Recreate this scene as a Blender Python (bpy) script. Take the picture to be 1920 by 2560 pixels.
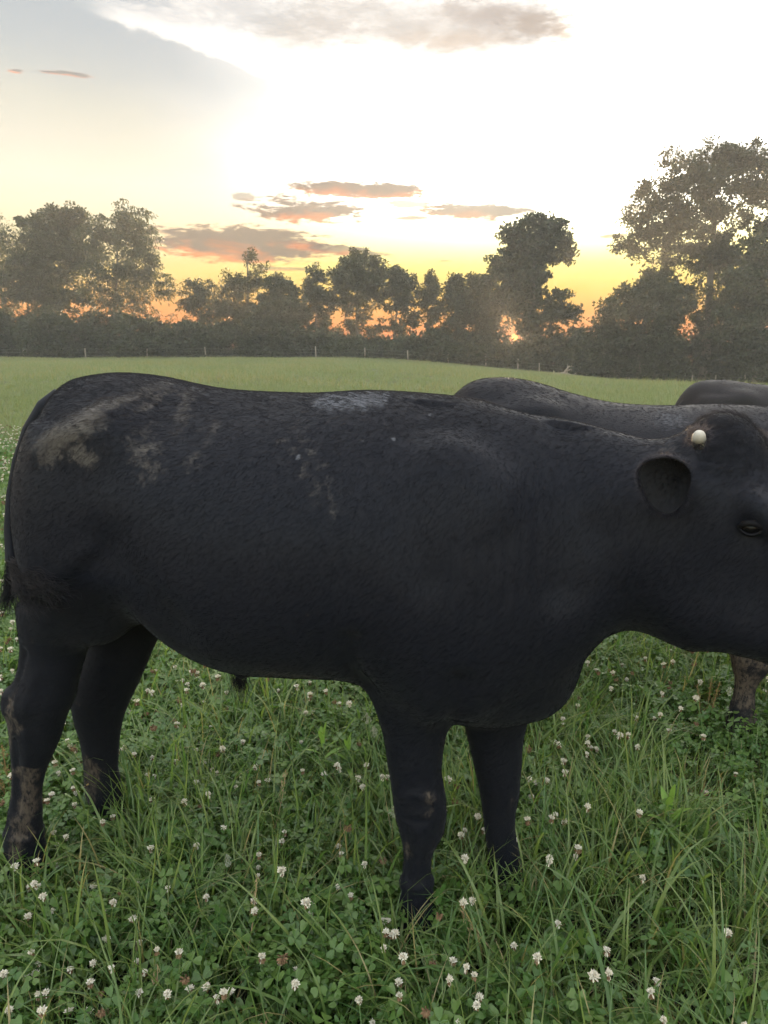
import bpy, math, random
import numpy as np

for o in list(bpy.data.objects):
    bpy.data.objects.remove(o, do_unlink=True)
SC = bpy.context.scene
COL = SC.collection
random.seed(7)
RNG = np.random.default_rng(11)
rad = math.radians

# ---------------------------------------------------------------- camera
cam_d = bpy.data.cameras.new('camera')
cam_d.sensor_fit = 'VERTICAL'
cam_d.sensor_height = 36.0
cam_d.sensor_width = 27.0
cam_d.lens = 26.0
cam_d.clip_start = 0.05
cam_d.clip_end = 3000
cam = bpy.data.objects.new('camera', cam_d)
cam.location = (0, 0, 1.48)
cam.rotation_euler = (rad(90 - 12.74), 0, 0)
COL.objects.link(cam)
SC.camera = cam

# ---------------------------------------------------------------- exposure and render settings
EXPO = 5.0
HAZE_D = 0.0009
SC.view_settings.view_transform = 'Standard'
SC.view_settings.look = 'None'
SC.view_settings.exposure = EXPO
SC.view_settings.gamma = 1.0
SC.view_settings.use_curve_mapping = False
SC.render.engine = 'CYCLES'
cy = SC.cycles
cy.use_denoising = True
cy.max_bounces = 8
cy.diffuse_bounces = 3
cy.glossy_bounces = 2
cy.transmission_bounces = 4
cy.transparent_max_bounces = 6
cy.volume_bounces = 1
cy.sample_clamp_indirect = 4.0

# ---------------------------------------------------------------- evening sky
SUN_AZ, SUN_EL = rad(9.75), rad(0.55)
K = 2.0 ** EXPO                      # sky layers below are written as they look in the picture
world = bpy.data.worlds.new('World')
SC.world = world
world.use_nodes = True
NT = world.node_tree
NT.nodes.clear()

class G:
    """small helper to write node maths as expressions"""
    def __init__(self, nt): self.nt = nt
    def node(self, t, **kw):
        n = self.nt.nodes.new(t)
        for k, v in kw.items(): setattr(n, k, v)
        return n
    def put(self, sock, v):
        if isinstance(v, bpy.types.NodeSocket): self.nt.links.new(v, sock)
        elif v is not None: sock.default_value = v
    def m(self, op, a, b=None, c=None, clamp=False):
        n = self.node('ShaderNodeMath', operation=op, use_clamp=clamp)
        for s, v in zip(n.inputs, (a, b, c)): self.put(s, v)
        return n.outputs[0]
    def add(self, a, b): return self.m('ADD', a, b)
    def sub(self, a, b): return self.m('SUBTRACT', a, b)
    def mul(self, a, b): return self.m('MULTIPLY', a, b)
    def mx(self, a, b): return self.m('MAXIMUM', a, b)
    def step(self, x, a, b, lo=0.0, hi=1.0):
        n = self.node('ShaderNodeMapRange', interpolation_type='SMOOTHSTEP')
        for s, v in zip(n.inputs, (x, a, b, lo, hi)): self.put(s, v)
        return n.outputs[0]
    def mix(self, f, a, b, mode='MIX'):
        n = self.node('ShaderNodeMix', data_type='RGBA', blend_type=mode)
        self.put(n.inputs[0], f)
        self.put(n.inputs[6], (*a, 1) if isinstance(a, tuple) and len(a) == 3 else a)
        self.put(n.inputs[7], (*b, 1) if isinstance(b, tuple) and len(b) == 3 else b)
        return n.outputs[2]
    def noise(self, vec, scale, detail=4, rough=0.55, dist=0.0, color=False):
        n = self.node('ShaderNodeTexNoise')
        self.put(n.inputs['Vector'], vec); self.put(n.inputs['Scale'], scale)
        self.put(n.inputs['Detail'], detail); self.put(n.inputs['Roughness'], rough); self.put(n.inputs['Distortion'], dist)
        return n.outputs['Color' if color else 'Fac']
    def ramp(self, x, stops):
        n = self.node('ShaderNodeValToRGB')
        cr = n.color_ramp
        while len(cr.elements) < len(stops): cr.elements.new(0.5)
        for e, (p, c) in zip(cr.elements, stops):
            e.position = p; e.color = (*c, 1)
        self.put(n.inputs[0], x)
        return n.outputs[0]
    def comb(self, x, y, z):
        n = self.node('ShaderNodeCombineXYZ')
        for s, v in zip(n.inputs, (x, y, z)): self.put(s, v)
        return n.outputs[0]
    def sep(self, v):
        n = self.node('ShaderNodeSeparateXYZ'); self.put(n.inputs[0], v)
        return n.outputs

def lin(r, g, b, k=1.0):
    f = lambda c: (c / 12.92 if c <= 0.04045 else ((c + 0.055) / 1.055) ** 2.4)
    return tuple(f(c / 255) * k for c in (r, g, b))

def px_dir(px, py):
    """azimuth and elevation (radians) of a place in the sky, given where the photograph shows it"""
    u, v = (px - 960) / 1849.0, (1280 - py) / 1849.0
    cp, sp = math.cos(rad(12.74)), math.sin(rad(12.74))
    x, y, z = u, cp + v * sp, -sp + v * cp
    return math.atan2(x, y), math.atan2(z, math.hypot(x, y))

g = G(NT)
tc = g.node('ShaderNodeTexCoord').outputs['Generated']
sx, sy, sz = g.sep(tc)
AZ = g.m('ARCTAN2', sx, sy)
EL = g.m('ARCSINE', sz)
sky = g.node('ShaderNodeTexSky')
sky.sky_type = 'NISHITA'
sky.sun_disc = False
sky.sun_elevation = SUN_EL
sky.sun_rotation = SUN_AZ
sky.air_density = 1.0
sky.dust_density = 2.0
clear = g.mix(1.0, sky.outputs[0], (0.15, 0.15, 0.15), 'MULTIPLY')

# slow warp shared by the cloud layers
wv = g.comb(g.mul(AZ, 1.0), g.mul(EL, 2.6), 0.3)
n_big = g.noise(wv, 5.0, 5, 0.55)
n_mid = g.noise(wv, 16.0, 6, 0.6, 0.4)
n_fin = g.noise(wv, 70.0, 6, 0.68)
n_str = g.noise(g.comb(g.mul(AZ, 1.0), g.mul(EL, 7.0), 2.0), 17.0, 6, 0.66, 0.6)

# high thin veil that carries the sunset: colour by height, whitest above the sun
def C(r, gg, b, k=1.0): return lin(r, gg, b, k)
ELD = g.m('DIVIDE', EL, rad(30.0))
sun_side = g.ramp(g.mx(ELD, 0.0), [
    (0.00, C(238, 98, 18)), (0.07, C(250, 150, 28)), (0.13, C(255, 203, 66)), (0.19, C(255, 232, 120)), (0.25, C(255, 247, 190)),
    (0.32, C(255, 254, 240)), (0.45, (1.0, 1.0, 0.99)), (1.0, (1.0, 1.0, 1.0))])
left_side = g.ramp(g.mx(ELD, 0.0), [
    (0.00, C(234, 104, 34)), (0.09, C(246, 150, 48)), (0.17, C(253, 212, 116)), (0.25, C(251, 234, 184)), (0.36, C(241, 235, 213)),
    (0.52, C(214, 214, 203)), (0.66, C(186, 196, 202)), (0.85, C(160, 178, 198)), (1.0, C(156, 174, 196))])
dA = g.sub(AZ, SUN_AZ)
side = g.step(g.add(AZ, g.mul(g.sub(n_big, 0.5), 0.16)), rad(-21), rad(0))
veil = g.mix(side, left_side, sun_side)
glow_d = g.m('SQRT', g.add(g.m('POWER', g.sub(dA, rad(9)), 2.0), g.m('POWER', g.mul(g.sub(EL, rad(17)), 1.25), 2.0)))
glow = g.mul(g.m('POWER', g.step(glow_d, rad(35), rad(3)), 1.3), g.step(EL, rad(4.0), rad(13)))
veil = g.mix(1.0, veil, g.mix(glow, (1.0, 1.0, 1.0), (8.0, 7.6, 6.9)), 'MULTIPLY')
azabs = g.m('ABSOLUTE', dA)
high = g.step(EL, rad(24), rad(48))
veil = g.mix(high, veil, (2.9, 2.88, 2.84))  # overhead cloud brightness out of view, added to light the grass
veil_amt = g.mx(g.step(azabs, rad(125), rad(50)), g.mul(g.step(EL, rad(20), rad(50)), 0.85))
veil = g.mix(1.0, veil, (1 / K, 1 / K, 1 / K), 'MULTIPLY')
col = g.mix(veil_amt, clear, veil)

# grey sheet on the left whose bright torn edge runs down to the right
def line_side(p, q):
    (a0, e0), (a1, e1) = px_dir(*p), px_dir(*q)
    s = (e1 - e0) / (a1 - a0)
    return s, e0 - s * a0
s1, c1 = line_side((250, 40), (790, 222))
above = g.sub(EL, g.add(g.mul(AZ, s1), c1))
above = g.add(above, g.mul(g.sub(n_mid, 0.5), 0.045))
x_in = g.step(AZ, px_dir(820, 200)[0], px_dir(640, 200)[0])
x_l = g.step(AZ, px_dir(200, 60)[0], px_dir(330, 60)[0])
white_tear = g.mul(g.mul(g.step(above, -0.002, 0.006), g.step(above, 0.14, 0.02)), g.mul(x_l, g.step(n_mid, 0.30, 0.52)))
col = g.mix(g.mul(white_tear, 0.9), col, tuple(c / K for c in (1.05, 1.02, 0.97)))
sheet = g.mul(g.mul(g.step(above, 0.004, -0.004), g.step(above, -0.105, -0.01)), x_in)
col = g.mix(g.mul(sheet, 0.62), col, tuple(c / K for c in C(172, 184, 194)))

def blob(px, py, rx, ry, warp=0.5, soft=0.45, tilt=0.0, nz=None, fine=0.35):
    a0, e0 = px_dir(px, py)
    a1, _ = px_dir(px + rx, py); _, e1 = px_dir(px, py - ry)
    dx = g.sub(AZ, a0); dy = g.sub(g.sub(EL, e0), g.mul(dx, tilt))
    q = g.m('SQRT', g.add(g.m('POWER', g.mul(dx, 1 / (a1 - a0)), 2.0), g.m('POWER', g.mul(dy, 1 / (e1 - e0)), 2.0)))
    q = g.add(q, g.add(g.mul(g.sub(nz if nz is not None else n_str, 0.5), warp * 3.2), g.mul(g.sub(n_fin, 0.5), fine * 4.0)))
    return g.step(q, 1.0, 1.0 - soft), dy, (e1 - e0)

mauve, amber = C(76, 64, 72), C(255, 128, 44)
for (px, py, rx, ry, wp, tilt, op, am) in [
    (905, 475, 195, 24, 0.45, -0.03, 0.95, 0.55), (765, 528, 145, 34, 0.75, -0.05, 0.92, 0.6), (606, 492, 30, 13, 0.7, 0.0, 0.6, 0.1),
    (1190, 528, 165, 22, 0.5, -0.02, 0.92, 0.25), (1015, 512, 75, 14, 0.9, -0.05, 0.75, 0.9), (1030, 545, 60, 6, 0.5, 0.0, 0.8, 0.3),
    (600, 612, 260, 54, 0.45, -0.02, 0.94, 0.75), (830, 622, 150, 13, 0.6, -0.10, 0.8, 0.5), (700, 672, 80, 6, 0.6, 0.0, 0.6, 0.6),
    (1290, 503, 70, 7, 0.5, -0.05, 0.75, 0.3), (1575, 520, 70, 10, 0.7, 0.0, 0.75, 0.45), (1535, 590, 45, 6, 0.5, 0.0, 0.8, 0.3),
    (1115, 652, 22, 3, 0.4, 0.0, 0.6, 0.3), (1225, 553, 40, 4, 0.5, -0.05, 0.6, 0.5), (920, 331, 16, 6, 0.6, 0.0, 0.35, 0.9),
    (40, 177, 22, 6, 0.7, 0.0, 0.5, 1.6), (170, 184, 62, 7, 0.8, 0.0, 0.5, 1.6), (1700, 655, 90, 8, 0.6, 0.0, 0.5, 0.7)]:
    mk, dy, h = blob(px, py, rx, ry, wp, 0.34, tilt)
    low = g.step(g.add(g.m('DIVIDE', dy, h), g.mul(g.sub(n_mid, 0.5), 4.2)), 0.15, -0.8)
    edge = g.step(mk, 1.0, 0.25)
    a = g.m('MINIMUM', g.mul(g.mx(low, g.mul(edge, 0.7)), am), 1.0)
    cc = g.mix(a, tuple(c / K for c in mauve), tuple(c / K for c in amber))
    col = g.mix(g.mul(mk, op), col, cc)
# a thicker bank high up takes the glare out of the light behind it
bank = g.mul(g.mul(g.step(g.add(EL, g.mul(g.sub(n_big, 0.5), 0.05)), rad(16.6), rad(19.6)), g.step(EL, rad(33), rad(26))), g.mul(g.step(AZ, rad(-15), rad(-6)), g.step(AZ, rad(17), rad(10))))
col = g.mix(bank, col, tuple(c / K for c in (1.12, 1.09, 1.04)))
# soft grey patches high up
for (px, py, rx, ry, op, cc) in [
    (1190, 62, 300, 70, 0.72, (196, 190, 186)), (1010, 84, 190, 40, 0.66, (200, 195, 190)), (1130, 104, 160, 30, 0.7, (212, 196, 182)), (1250, 30, 150, 45, 0.75, (176, 166, 162)), (820, 60, 130, 44, 0.85, (192, 188, 186)), (1420, 92, 70, 46, 0.9, (214, 194, 176)), (730, 78, 100, 56, 0.8, (196, 192, 188)),
    (600, 18, 200, 62, 0.75, (190, 194, 198)), (900, 30, 170, 56, 0.9, (204, 202, 200)), (1330, 60, 80, 55, 0.92, (180, 168, 160)), (430, 42, 150, 26, 0.5, (190, 196, 203))]:
    mk, dy, h = blob(px, py, rx * 1.35, ry * 1.3, 0.46, 0.95, -0.04, n_mid, 0.24)
    col = g.mix(g.mul(mk, op), col, tuple(c / K for c in C(*cc)))
# the sun's own disc, just showing through the trees
sd_ = g.m('SQRT', g.add(g.m('POWER', dA, 2.0), g.m('POWER', g.sub(EL, SUN_EL), 2.0)))
col = g.mix(g.step(sd_, rad(0.27), rad(0.15)), col, tuple(c / K for c in (3.2, 1.15, 0.16)))
# below the horizon: dim ground haze colour
col = g.mix(g.step(EL, rad(-0.6), rad(-3.0)), col, tuple(c / K for c in (0.10, 0.10, 0.08)))
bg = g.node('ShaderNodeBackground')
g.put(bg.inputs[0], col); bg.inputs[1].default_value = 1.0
out = g.node('ShaderNodeOutputWorld')
NT.links.new(bg.outputs[0], out.inputs[0])

# ---------------------------------------------------------------- sun, low behind the far trees
sun_d = bpy.data.lights.new('sun', 'SUN')
sun_d.energy = 0.5
sun_d.angle = rad(0.5)
sun_d.color = (1.0, 0.72, 0.42)
sun = bpy.data.objects.new('sun', sun_d)
COL.objects.link(sun)
_d = np.array([math.sin(SUN_AZ) * math.cos(SUN_EL), math.cos(SUN_AZ) * math.cos(SUN_EL), math.sin(SUN_EL)])
import mathutils
sun.rotation_euler = mathutils.Vector(_d).to_track_quat('Z', 'Y').to_euler()
sun.location = (40, 60, 40)

# ---------------------------------------------------------------- helpers
def mesh(name, V, F, mats=(), smooth=False, mi=None):
    """mesh data from arrays; F is an (n,3|4) array or a list of index tuples"""
    me = bpy.data.meshes.new(name)
    V = np.asarray(V, dtype=np.float32)
    if isinstance(F, np.ndarray):
        k = F.shape[1]
        me.vertices.add(len(V)); me.vertices.foreach_set('co', V.ravel())
        me.loops.add(F.size); me.loops.foreach_set('vertex_index', F.astype(np.int32).ravel())
        me.polygons.add(len(F))
        me.polygons.foreach_set('loop_start', np.arange(0, F.size, k, dtype=np.int32))
        me.polygons.foreach_set('loop_total', np.full(len(F), k, dtype=np.int32))
        me.update(calc_edges=True)
        me.validate()
    else:
        me.from_pydata(V.tolist(), [], [tuple(f) for f in F])
    for m in mats: me.materials.append(m)
    if smooth: me.polygons.foreach_set('use_smooth', np.ones(len(me.polygons), bool))
    if mi is not None: me.polygons.foreach_set('material_index', np.asarray(mi, dtype=np.int32))
    me.update()
    return me

def obj(name, data, parent=None, loc=(0, 0, 0), rot=(0, 0, 0), scale=(1, 1, 1)):
    o = bpy.data.objects.new(name, data)
    o.location, o.rotation_euler, o.scale = loc, rot, scale
    if parent is not None: o.parent = parent
    COL.objects.link(o)
    return o

def tag(o, label=None, cat=None, group=None, kind=None):
    for k, v in (('label', label), ('category', cat), ('group', group), ('kind', kind)):
        if v: o[k] = v
    return o

def colattr(me, name, arr, domain='POINT'):
    a = me.attributes.new(name, 'FLOAT_COLOR', domain)
    arr = np.asarray(arr, np.float32)
    if arr.ndim == 1: arr = np.repeat(arr[:, None], 3, 1)
    a.data.foreach_set('color', np.concatenate([arr, np.ones((len(arr), 1), np.float32)], 1).ravel())

def fattr(me, name, arr, domain='POINT'):
    a = me.attributes.new(name, 'FLOAT', domain)
    a.data.foreach_set('value', np.asarray(arr, np.float32))

def material(name):
    m = bpy.data.materials.new(name)
    m.use_nodes = True
    m.node_tree.nodes.clear()
    return m, G(m.node_tree)

def principled(q, col, rough=0.7, spec=0.3, normal=None, **kw):
    n = q.node('ShaderNodeBsdfPrincipled')
    q.put(n.inputs['Base Color'], (*col, 1) if isinstance(col, tuple) else col)
    q.put(n.inputs['Roughness'], rough)
    q.put(n.inputs['Specular IOR Level'], spec)
    if normal is not None: q.put(n.inputs['Normal'], normal)
    for k, v in kw.items(): q.put(n.inputs[k], v)
    return n.outputs[0]

def finish(q, shader):
    o = q.node('ShaderNodeOutputMaterial')
    q.nt.links.new(shader, o.inputs[0])

def bump(q, h, strength=0.5, dist=0.01):
    n = q.node('ShaderNodeBump')
    q.put(n.inputs['Height'], h); n.inputs['Strength'].default_value = strength; n.inputs['Distance'].default_value = dist
    return n.outputs[0]

def leaf_material(name, col_a, col_b, trans=0.45, rough=0.55, spec=0.3, attr=None, obj_random=True):
    """leaf: base colour varies leaf by leaf, light passes through"""
    m, q = material(name)
    f = None
    if attr:
        n = q.node('ShaderNodeAttribute'); n.attribute_name = attr
        f = n.outputs['Fac'] if attr.startswith('f_') else None
        base = q.mix(f, col_a, col_b) if f is not None else n.outputs['Color']
    else:
        base = q.mix(q.noise(q.node('ShaderNodeTexCoord').outputs['Object'], 3.0), col_a, col_b)
    if obj_random:
        r = q.node('ShaderNodeObjectInfo').outputs['Random']
        h = q.node('ShaderNodeHueSaturation')
        q.put(h.inputs['Hue'], q.m('MULTIPLY_ADD', r, 0.05, 0.475)); q.put(h.inputs['Value'], q.m('MULTIPLY_ADD', r, 0.5, 0.75)); q.put(h.inputs['Color'], base)
        base = h.outputs[0]
    p = principled(q, base, rough, spec)
    t = q.node('ShaderNodeBsdfTranslucent'); q.put(t.inputs[0], q.mix(1.0, base, (1.25, 1.3, 0.75), 'MULTIPLY'))
    mx = q.node('ShaderNodeMixShader'); mx.inputs[0].default_value = trans
    q.nt.links.new(p, mx.inputs[1]); q.nt.links.new(t.outputs[0], mx.inputs[2])
    finish(q, mx.outputs[0])
    return m

def tube(path, radii, n=6, cap=True):
    """swept tube -> V, F(list)"""
    path = np.asarray(path, float); k = len(path)
    radii = np.broadcast_to(np.asarray(radii, float), (k,))
    t = np.gradient(path, axis=0); t /= np.linalg.norm(t, axis=1)[:, None] + 1e-9
    up = np.array([0.0, 0, 1]) if abs(t[:, 2]).mean() < 0.8 else np.array([1.0, 0, 0])
    a = np.cross(t, up); a /= np.linalg.norm(a, axis=1)[:, None] + 1e-9
    b = np.cross(t, a)
    th = np.arange(n) * 2 * np.pi / n
    V = (path[:, None] + radii[:, None, None] * (np.cos(th)[None, :, None] * a[:, None] + np.sin(th)[None, :, None] * b[:, None])).reshape(-1, 3)
    i = np.arange(k - 1)[:, None] * n; j = np.arange(n)[None]
    F = np.stack([i + j, i + (j + 1) % n, i + n + (j + 1) % n, i + n + j], -1).reshape(-1, 4)
    F = [tuple(f) for f in F]
    if cap:
        F.append(tuple(range(n))[::-1]); F.append(tuple(range((k - 1) * n, k * n)))
    return V, F

class MB:
    def __init__(self): self.V, self.F, self.M, self.n = [], [], [], 0
    def add(self, V, F, mi=0):
        V = np.asarray(V, float)
        self.V.append(V); self.F += [tuple(int(x) + self.n for x in f) for f in F]; self.M += [mi] * len(F); self.n += len(V)
    def build(self, name, mats, smooth=True):
        return mesh(name, np.concatenate(self.V), self.F, mats, smooth, self.M)

def fbm(P, seed=0, octaves=3, scale=1.0):
    """cheap value noise by summed sines, for shaping only"""
    r = np.random.default_rng(seed); P = np.asarray(P, float) * scale
    out = np.zeros(P.shape[:-1]); amp = 1.0
    for o in range(octaves):
        for _ in range(3):
            k = r.normal(size=P.shape[-1]) * (2.0 ** o); out += amp * np.sin(P @ k + r.uniform(0, 6.28)) / 3
        amp *= 0.5
    return out

# ---------------------------------------------------------------- pasture ground
def sstep(x, a, b):
    t = np.clip((np.asarray(x, float) - a) / (b - a), 0, 1)
    return t * t * (3 - 2 * t)

def ground_z(x, y):
    x, y = np.asarray(x, float), np.asarray(y, float)
    far = sstep(y, 8, 75)
    z = -2.75 * far * sstep(x, -6, 36)
    z = z - 0.004 * np.maximum(y - 95, 0)
    near = 0.014 * np.sin(x * 2.1 + 0.6 * y) + 0.012 * np.sin(y * 2.7 - x * 1.3 + 1.0)
    roll = 0.10 * np.sin(x * 0.23 + 1.0) * np.sin(y * 0.16) * sstep(y, 9, 25)
    return z + near + roll

def ray_ground(px, py, h=0.0):
    """where the line of sight through a photo pixel meets the height h above the pasture"""
    u, v = (px - 960) / 1849.0, (1280 - py) / 1849.0
    cp, sp = math.cos(rad(12.74)), math.sin(rad(12.74))
    d = np.array([u, cp + v * sp, -sp + v * cp])
    t = (1.48 - h) / max(1e-6, -d[2])
    for _ in range(6):
        p = d * t
        t = max(0.2, (1.48 - h - float(ground_z(p[0], p[1]))) / max(1e-6, -d[2]))
    return d * t + np.array([0, 0, 1.48])

def at_depth(px, py, Y):
    u, v = (px - 960) / 1849.0, (1280 - py) / 1849.0
    cp, sp = math.cos(rad(12.74)), math.sin(rad(12.74))
    d = np.array([u, cp + v * sp, -sp + v * cp])
    return d * (Y / d[1]) + np.array([0, 0, 1.48])

ys = np.concatenate([np.linspace(-30, -4, 8), np.linspace(-3, 12, 61), np.geomspace(12.6, 150, 50)])
xs = np.concatenate([-np.geomspace(150, 6.5, 34), np.linspace(-6, 6, 49), np.geomspace(6.5, 150, 34)])
X, Y = np.meshgrid(xs, ys, indexing='ij')
V = np.stack([X, Y, ground_z(X, Y)], -1).reshape(-1, 3)
nx, ny = len(xs), len(ys)
I = (np.arange(nx - 1)[:, None] * ny + np.arange(ny - 1)[None]).ravel()
F = np.stack([I, I + ny, I + ny + 1, I + 1], 1)
m_ground, q = material('pasture_soil_and_short_grass')
co = q.node('ShaderNodeNewGeometry').outputs['Position']
n1 = q.noise(co, 0.35, 4); n2 = q.noise(co, 3.0, 5); n3 = q.noise(co, 26.0, 4)
gc = q.mix(q.step(n1, 0.35, 0.68), (0.095, 0.120, 0.050), (0.140, 0.155, 0.078))
gc = q.mix(q.mul(q.step(n2, 0.5, 0.72), 0.6), gc, (0.16, 0.16, 0.07))
gc = q.mix(q.mul(q.step(n3, 0.45, 0.75), 0.5), gc, (0.03, 0.045, 0.018))
px_, py_, pz_ = q.sep(co)
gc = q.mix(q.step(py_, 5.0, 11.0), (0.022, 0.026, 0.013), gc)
finish(q, principled(q, gc, 0.9, 0.15, bump(q, q.add(n2, n3), 0.9, 0.25)))
tag(obj('pasture_ground', mesh('pasture_ground', V, F, [m_ground], True)), kind='structure')

# ---------------------------------------------------------------- trees
m_bark, q = material('bark')
co = q.node('ShaderNodeTexCoord').outputs['Object']
finish(q, principled(q, q.mix(q.noise(co, 4.0, 5), (0.055, 0.045, 0.035), (0.13, 0.11, 0.09)), 0.9, 0.2, bump(q, q.noise(co, 9.0, 5), 0.6, 0.05)))
M_LEAF = [leaf_material('tree_leaf_%d' % i, a, b, 0.4, 0.6, 0.25, 'f_leaf', False) for i, (a, b) in enumerate([
    ((0.019, 0.024, 0.013), (0.036, 0.042, 0.021)), ((0.024, 0.031, 0.019), (0.047, 0.054, 0.031)), ((0.030, 0.031, 0.016), (0.056, 0.055, 0.027))])]

def leaf_cards(C, S, n_per, size, seed, droop=0.0, aspect=0.55):
    """leaf sprays scattered round clump centres C (n,3) of spread S (n,)"""
    r = np.random.default_rng(seed)
    idx = np.repeat(np.arange(len(C)), n_per)
    d = r.normal(size=(len(idx), 3))
    d /= np.linalg.norm(d, axis=1)[:, None]
    rr = r.random(len(idx)) ** 0.5
    P = C[idx] + d * (rr * S[idx])[:, None] * np.array([1.0, 1.0, 0.75])
    P[:, 2] -= droop * rr * S[idx]
    t = r.normal(size=(len(idx), 3)) * 0.6 + d + np.array([0, 0, -droop * 1.6])
    t /= np.linalg.norm(t, axis=1)[:, None]
    w = np.cross(t, r.normal(size=(len(idx), 3))); w /= np.linalg.norm(w, axis=1)[:, None] + 1e-9
    L = size * r.uniform(0.6, 1.4, len(idx))[:, None]; W = L * aspect
    bend = np.cross(t, w) * L * 0.16
    V = np.stack([P - t * L * .5, P + w * W * .5 - bend, P + t * L * .5, P - w * W * .5 - bend], 1).reshape(-1, 3)
    F = np.arange(len(V)).reshape(-1, 4)
    return V, F, np.repeat(r.random(len(idx)), 4)

def make_tree(name, base_px, Yd, lobes, label, cat='tree', group=None, clumps=60, leaves=120, lsize=0.42, spread=1.0, droop=0.0,
              trunk_r=0.28, seed=0, mat=0, trunk_top=None, asp=0.55, fill=0.55, understory=0.40):
    """lobes: ellipses (px, py, rx, ry, density) where the photograph shows the crown's masses"""
    r = np.random.default_rng(seed + 100)
    b = at_depth(base_px, 890, Yd)
    root = obj(name, None, None, (b[0], Yd, float(ground_z(b[0], Yd))))
    root.empty_display_size = 0.5
    tag(root, label, cat, group)
    org = np.array(root.location)
    mpp = Yd / 1849.0 / 0.975
    Cs, Ss = [], []
    low = max(l[1] + l[3] * .6 for l in lobes)
    if understory:
        xs_ = [l[0] for l in lobes]
        lobes = [(l[0], l[1], l[2] * 1.06, l[3] * 1.06, *l[4:]) for l in lobes]
        lobes = lobes + [((min(xs_) + max(xs_)) / 2, low + 28, (max(xs_) - min(xs_)) / 2 + 38, 44, understory)]
        clumps = int(clumps * 2.3); leaves = int(leaves * .60); spread = spread * .86; lsize = lsize * .84
    area = sum(l[2] * l[3] * (l[4] if len(l) > 4 else 1) for l in lobes)
    for l in lobes:
        dn = l[4] if len(l) > 4 else 1.0
        n = max(4, int(clumps * l[2] * l[3] * dn / area))
        c = at_depth(l[0], l[1], Yd + r.normal() * 0.6)
        R = np.array([l[2] * mpp, min(l[2], l[3] * 1.2) * mpp, l[3] * mpp])
        d = r.normal(size=(n, 3)); d /= np.linalg.norm(d, axis=1)[:, None]
        rr = r.random(n) ** fill
        P = c + d * rr[:, None] * R * 0.88
        P[:, :] += fbm(P, seed, 2, 0.8)[:, None] * 0.25
        Cs.append(P); Ss.append(np.full(n, spread) * r.uniform(0.7, 1.35, n))
    C = np.concatenate(Cs); S = np.concatenate(Ss)
    # the gap in the foliage through which the low sun shows
    gap = at_depth(1278, 845, Yd)
    keep = np.hypot(C[:, 0] - gap[0], C[:, 2] - gap[2]) > 6 * mpp + S * .46
    C = C[keep] - org; S = S[keep]
    C[:, 2] = np.maximum(C[:, 2], 0.25)
    # limbs: nearest-first growth from the trunk towards every clump
    top = (at_depth(trunk_top[0], trunk_top[1], Yd) - org) if trunk_top else np.array([C[:, 0].mean() * 0.7, 0, C[:, 2].max() * 0.72])
    k = 9
    tt = np.linspace(0, 1, k)[:, None]
    tp = tt * top + np.stack([0.25 * np.sin(tt[:, 0] * 5 + seed), 0.25 * np.cos(tt[:, 0] * 4 + seed), 0 * tt[:, 0]], 1) * tt * (1 - tt) * 2
    mb = MB()
    rad_t = trunk_r * (1 - 0.72 * tt[:, 0]); rad_t[0] *= 1.35
    mb.add(*tube(tp, rad_t, 8))
    nodes = [p for p in tp[2:]]; nr = [x for x in rad_t[2:]]
    order = np.argsort(np.linalg.norm(C[:, None] - tp[None], axis=2).min(1))
    for j in order:
        N = np.array(nodes); c = C[j]
        dv = c - N
        dist = np.linalg.norm(dv, axis=1) + np.maximum(0, N[:, 2] - c[2]) * 0.8
        i = int(np.argmin(dist)); a = N[i]
        ln = np.linalg.norm(c - a)
        if ln < 0.15: continue
        mid = (a + c) / 2 + np.array([r.normal() * .1, r.normal() * .1, (-0.05 + 0.12 * r.normal()) ]) * ln
        r0 = min(nr[i] * 0.75, 0.03 + 0.035 * ln); r1 = max(0.02, r0 * 0.45)
        pts = np.array([a, (a * .6 + mid * .4), mid, c])
        mb.add(*tube(pts, [r0, r0 * .85, (r0 + r1) / 2, r1], 4, False))
        nodes += [mid, c]; nr += [(r0 + r1) / 2, r1]
    trunk = obj('trunk', mb.build('trunk', [m_bark]), root)
    V, F, fv = leaf_cards(C, S, leaves, lsize, seed, droop, asp)
    V[:, 2] = np.maximum(V[:, 2], 0.02)
    me = mesh('crown', V, F, [M_LEAF[mat]])
    fattr(me, 'f_leaf', fv)
    obj('crown', me, root)
    return root

GT = 'trees along the far edge of the pasture'
T = make_tree
T('feathery_tree', 22, 93, [(8, 600, 70, 66), (40, 680, 60, 60), (-50, 620, 70, 90), (20, 735, 70, 44, .6), (70, 560, 40, 40, .7)], 'feathery tree at the far left edge, left of the tall round tree', group=GT, clumps=60, leaves=70, lsize=.45, spread=1.0, seed=1, mat=1, asp=.3)
T('round_tree', 128, 89, [(152, 562, 66, 52, 1.3), (95, 612, 82, 66), (190, 628, 58, 56), (120, 690, 112, 70, .8), (60, 690, 60, 60, .7), (170, 540, 35, 32, 1.2), (60, 740, 80, 44, .6), (150, 750, 90, 44, .6)], 'tall dense round-crowned tree on the far left, left of the drooping tree', group=GT, clumps=200, leaves=105, lsize=.42, spread=1.05, seed=2, trunk_r=.34)
T('drooping_tree', 282, 86, [(318, 556, 66, 50, 1.1), (265, 585, 45, 55), (345, 610, 62, 60), (300, 670, 92, 62, .75), (372, 690, 50, 62, .7), (418, 722, 24, 44, .6), (240, 680, 50, 60, .6), (270, 745, 70, 36, .5), (345, 748, 60, 36, .5), (210, 610, 30, 46, .6)], 'tall light-leaved tree with drooping branch ends, right of the dense round tree', group=GT, clumps=210, leaves=75, lsize=.46, spread=.95, droop=.55, seed=3, mat=1, asp=.3, trunk_r=.30)
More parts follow.
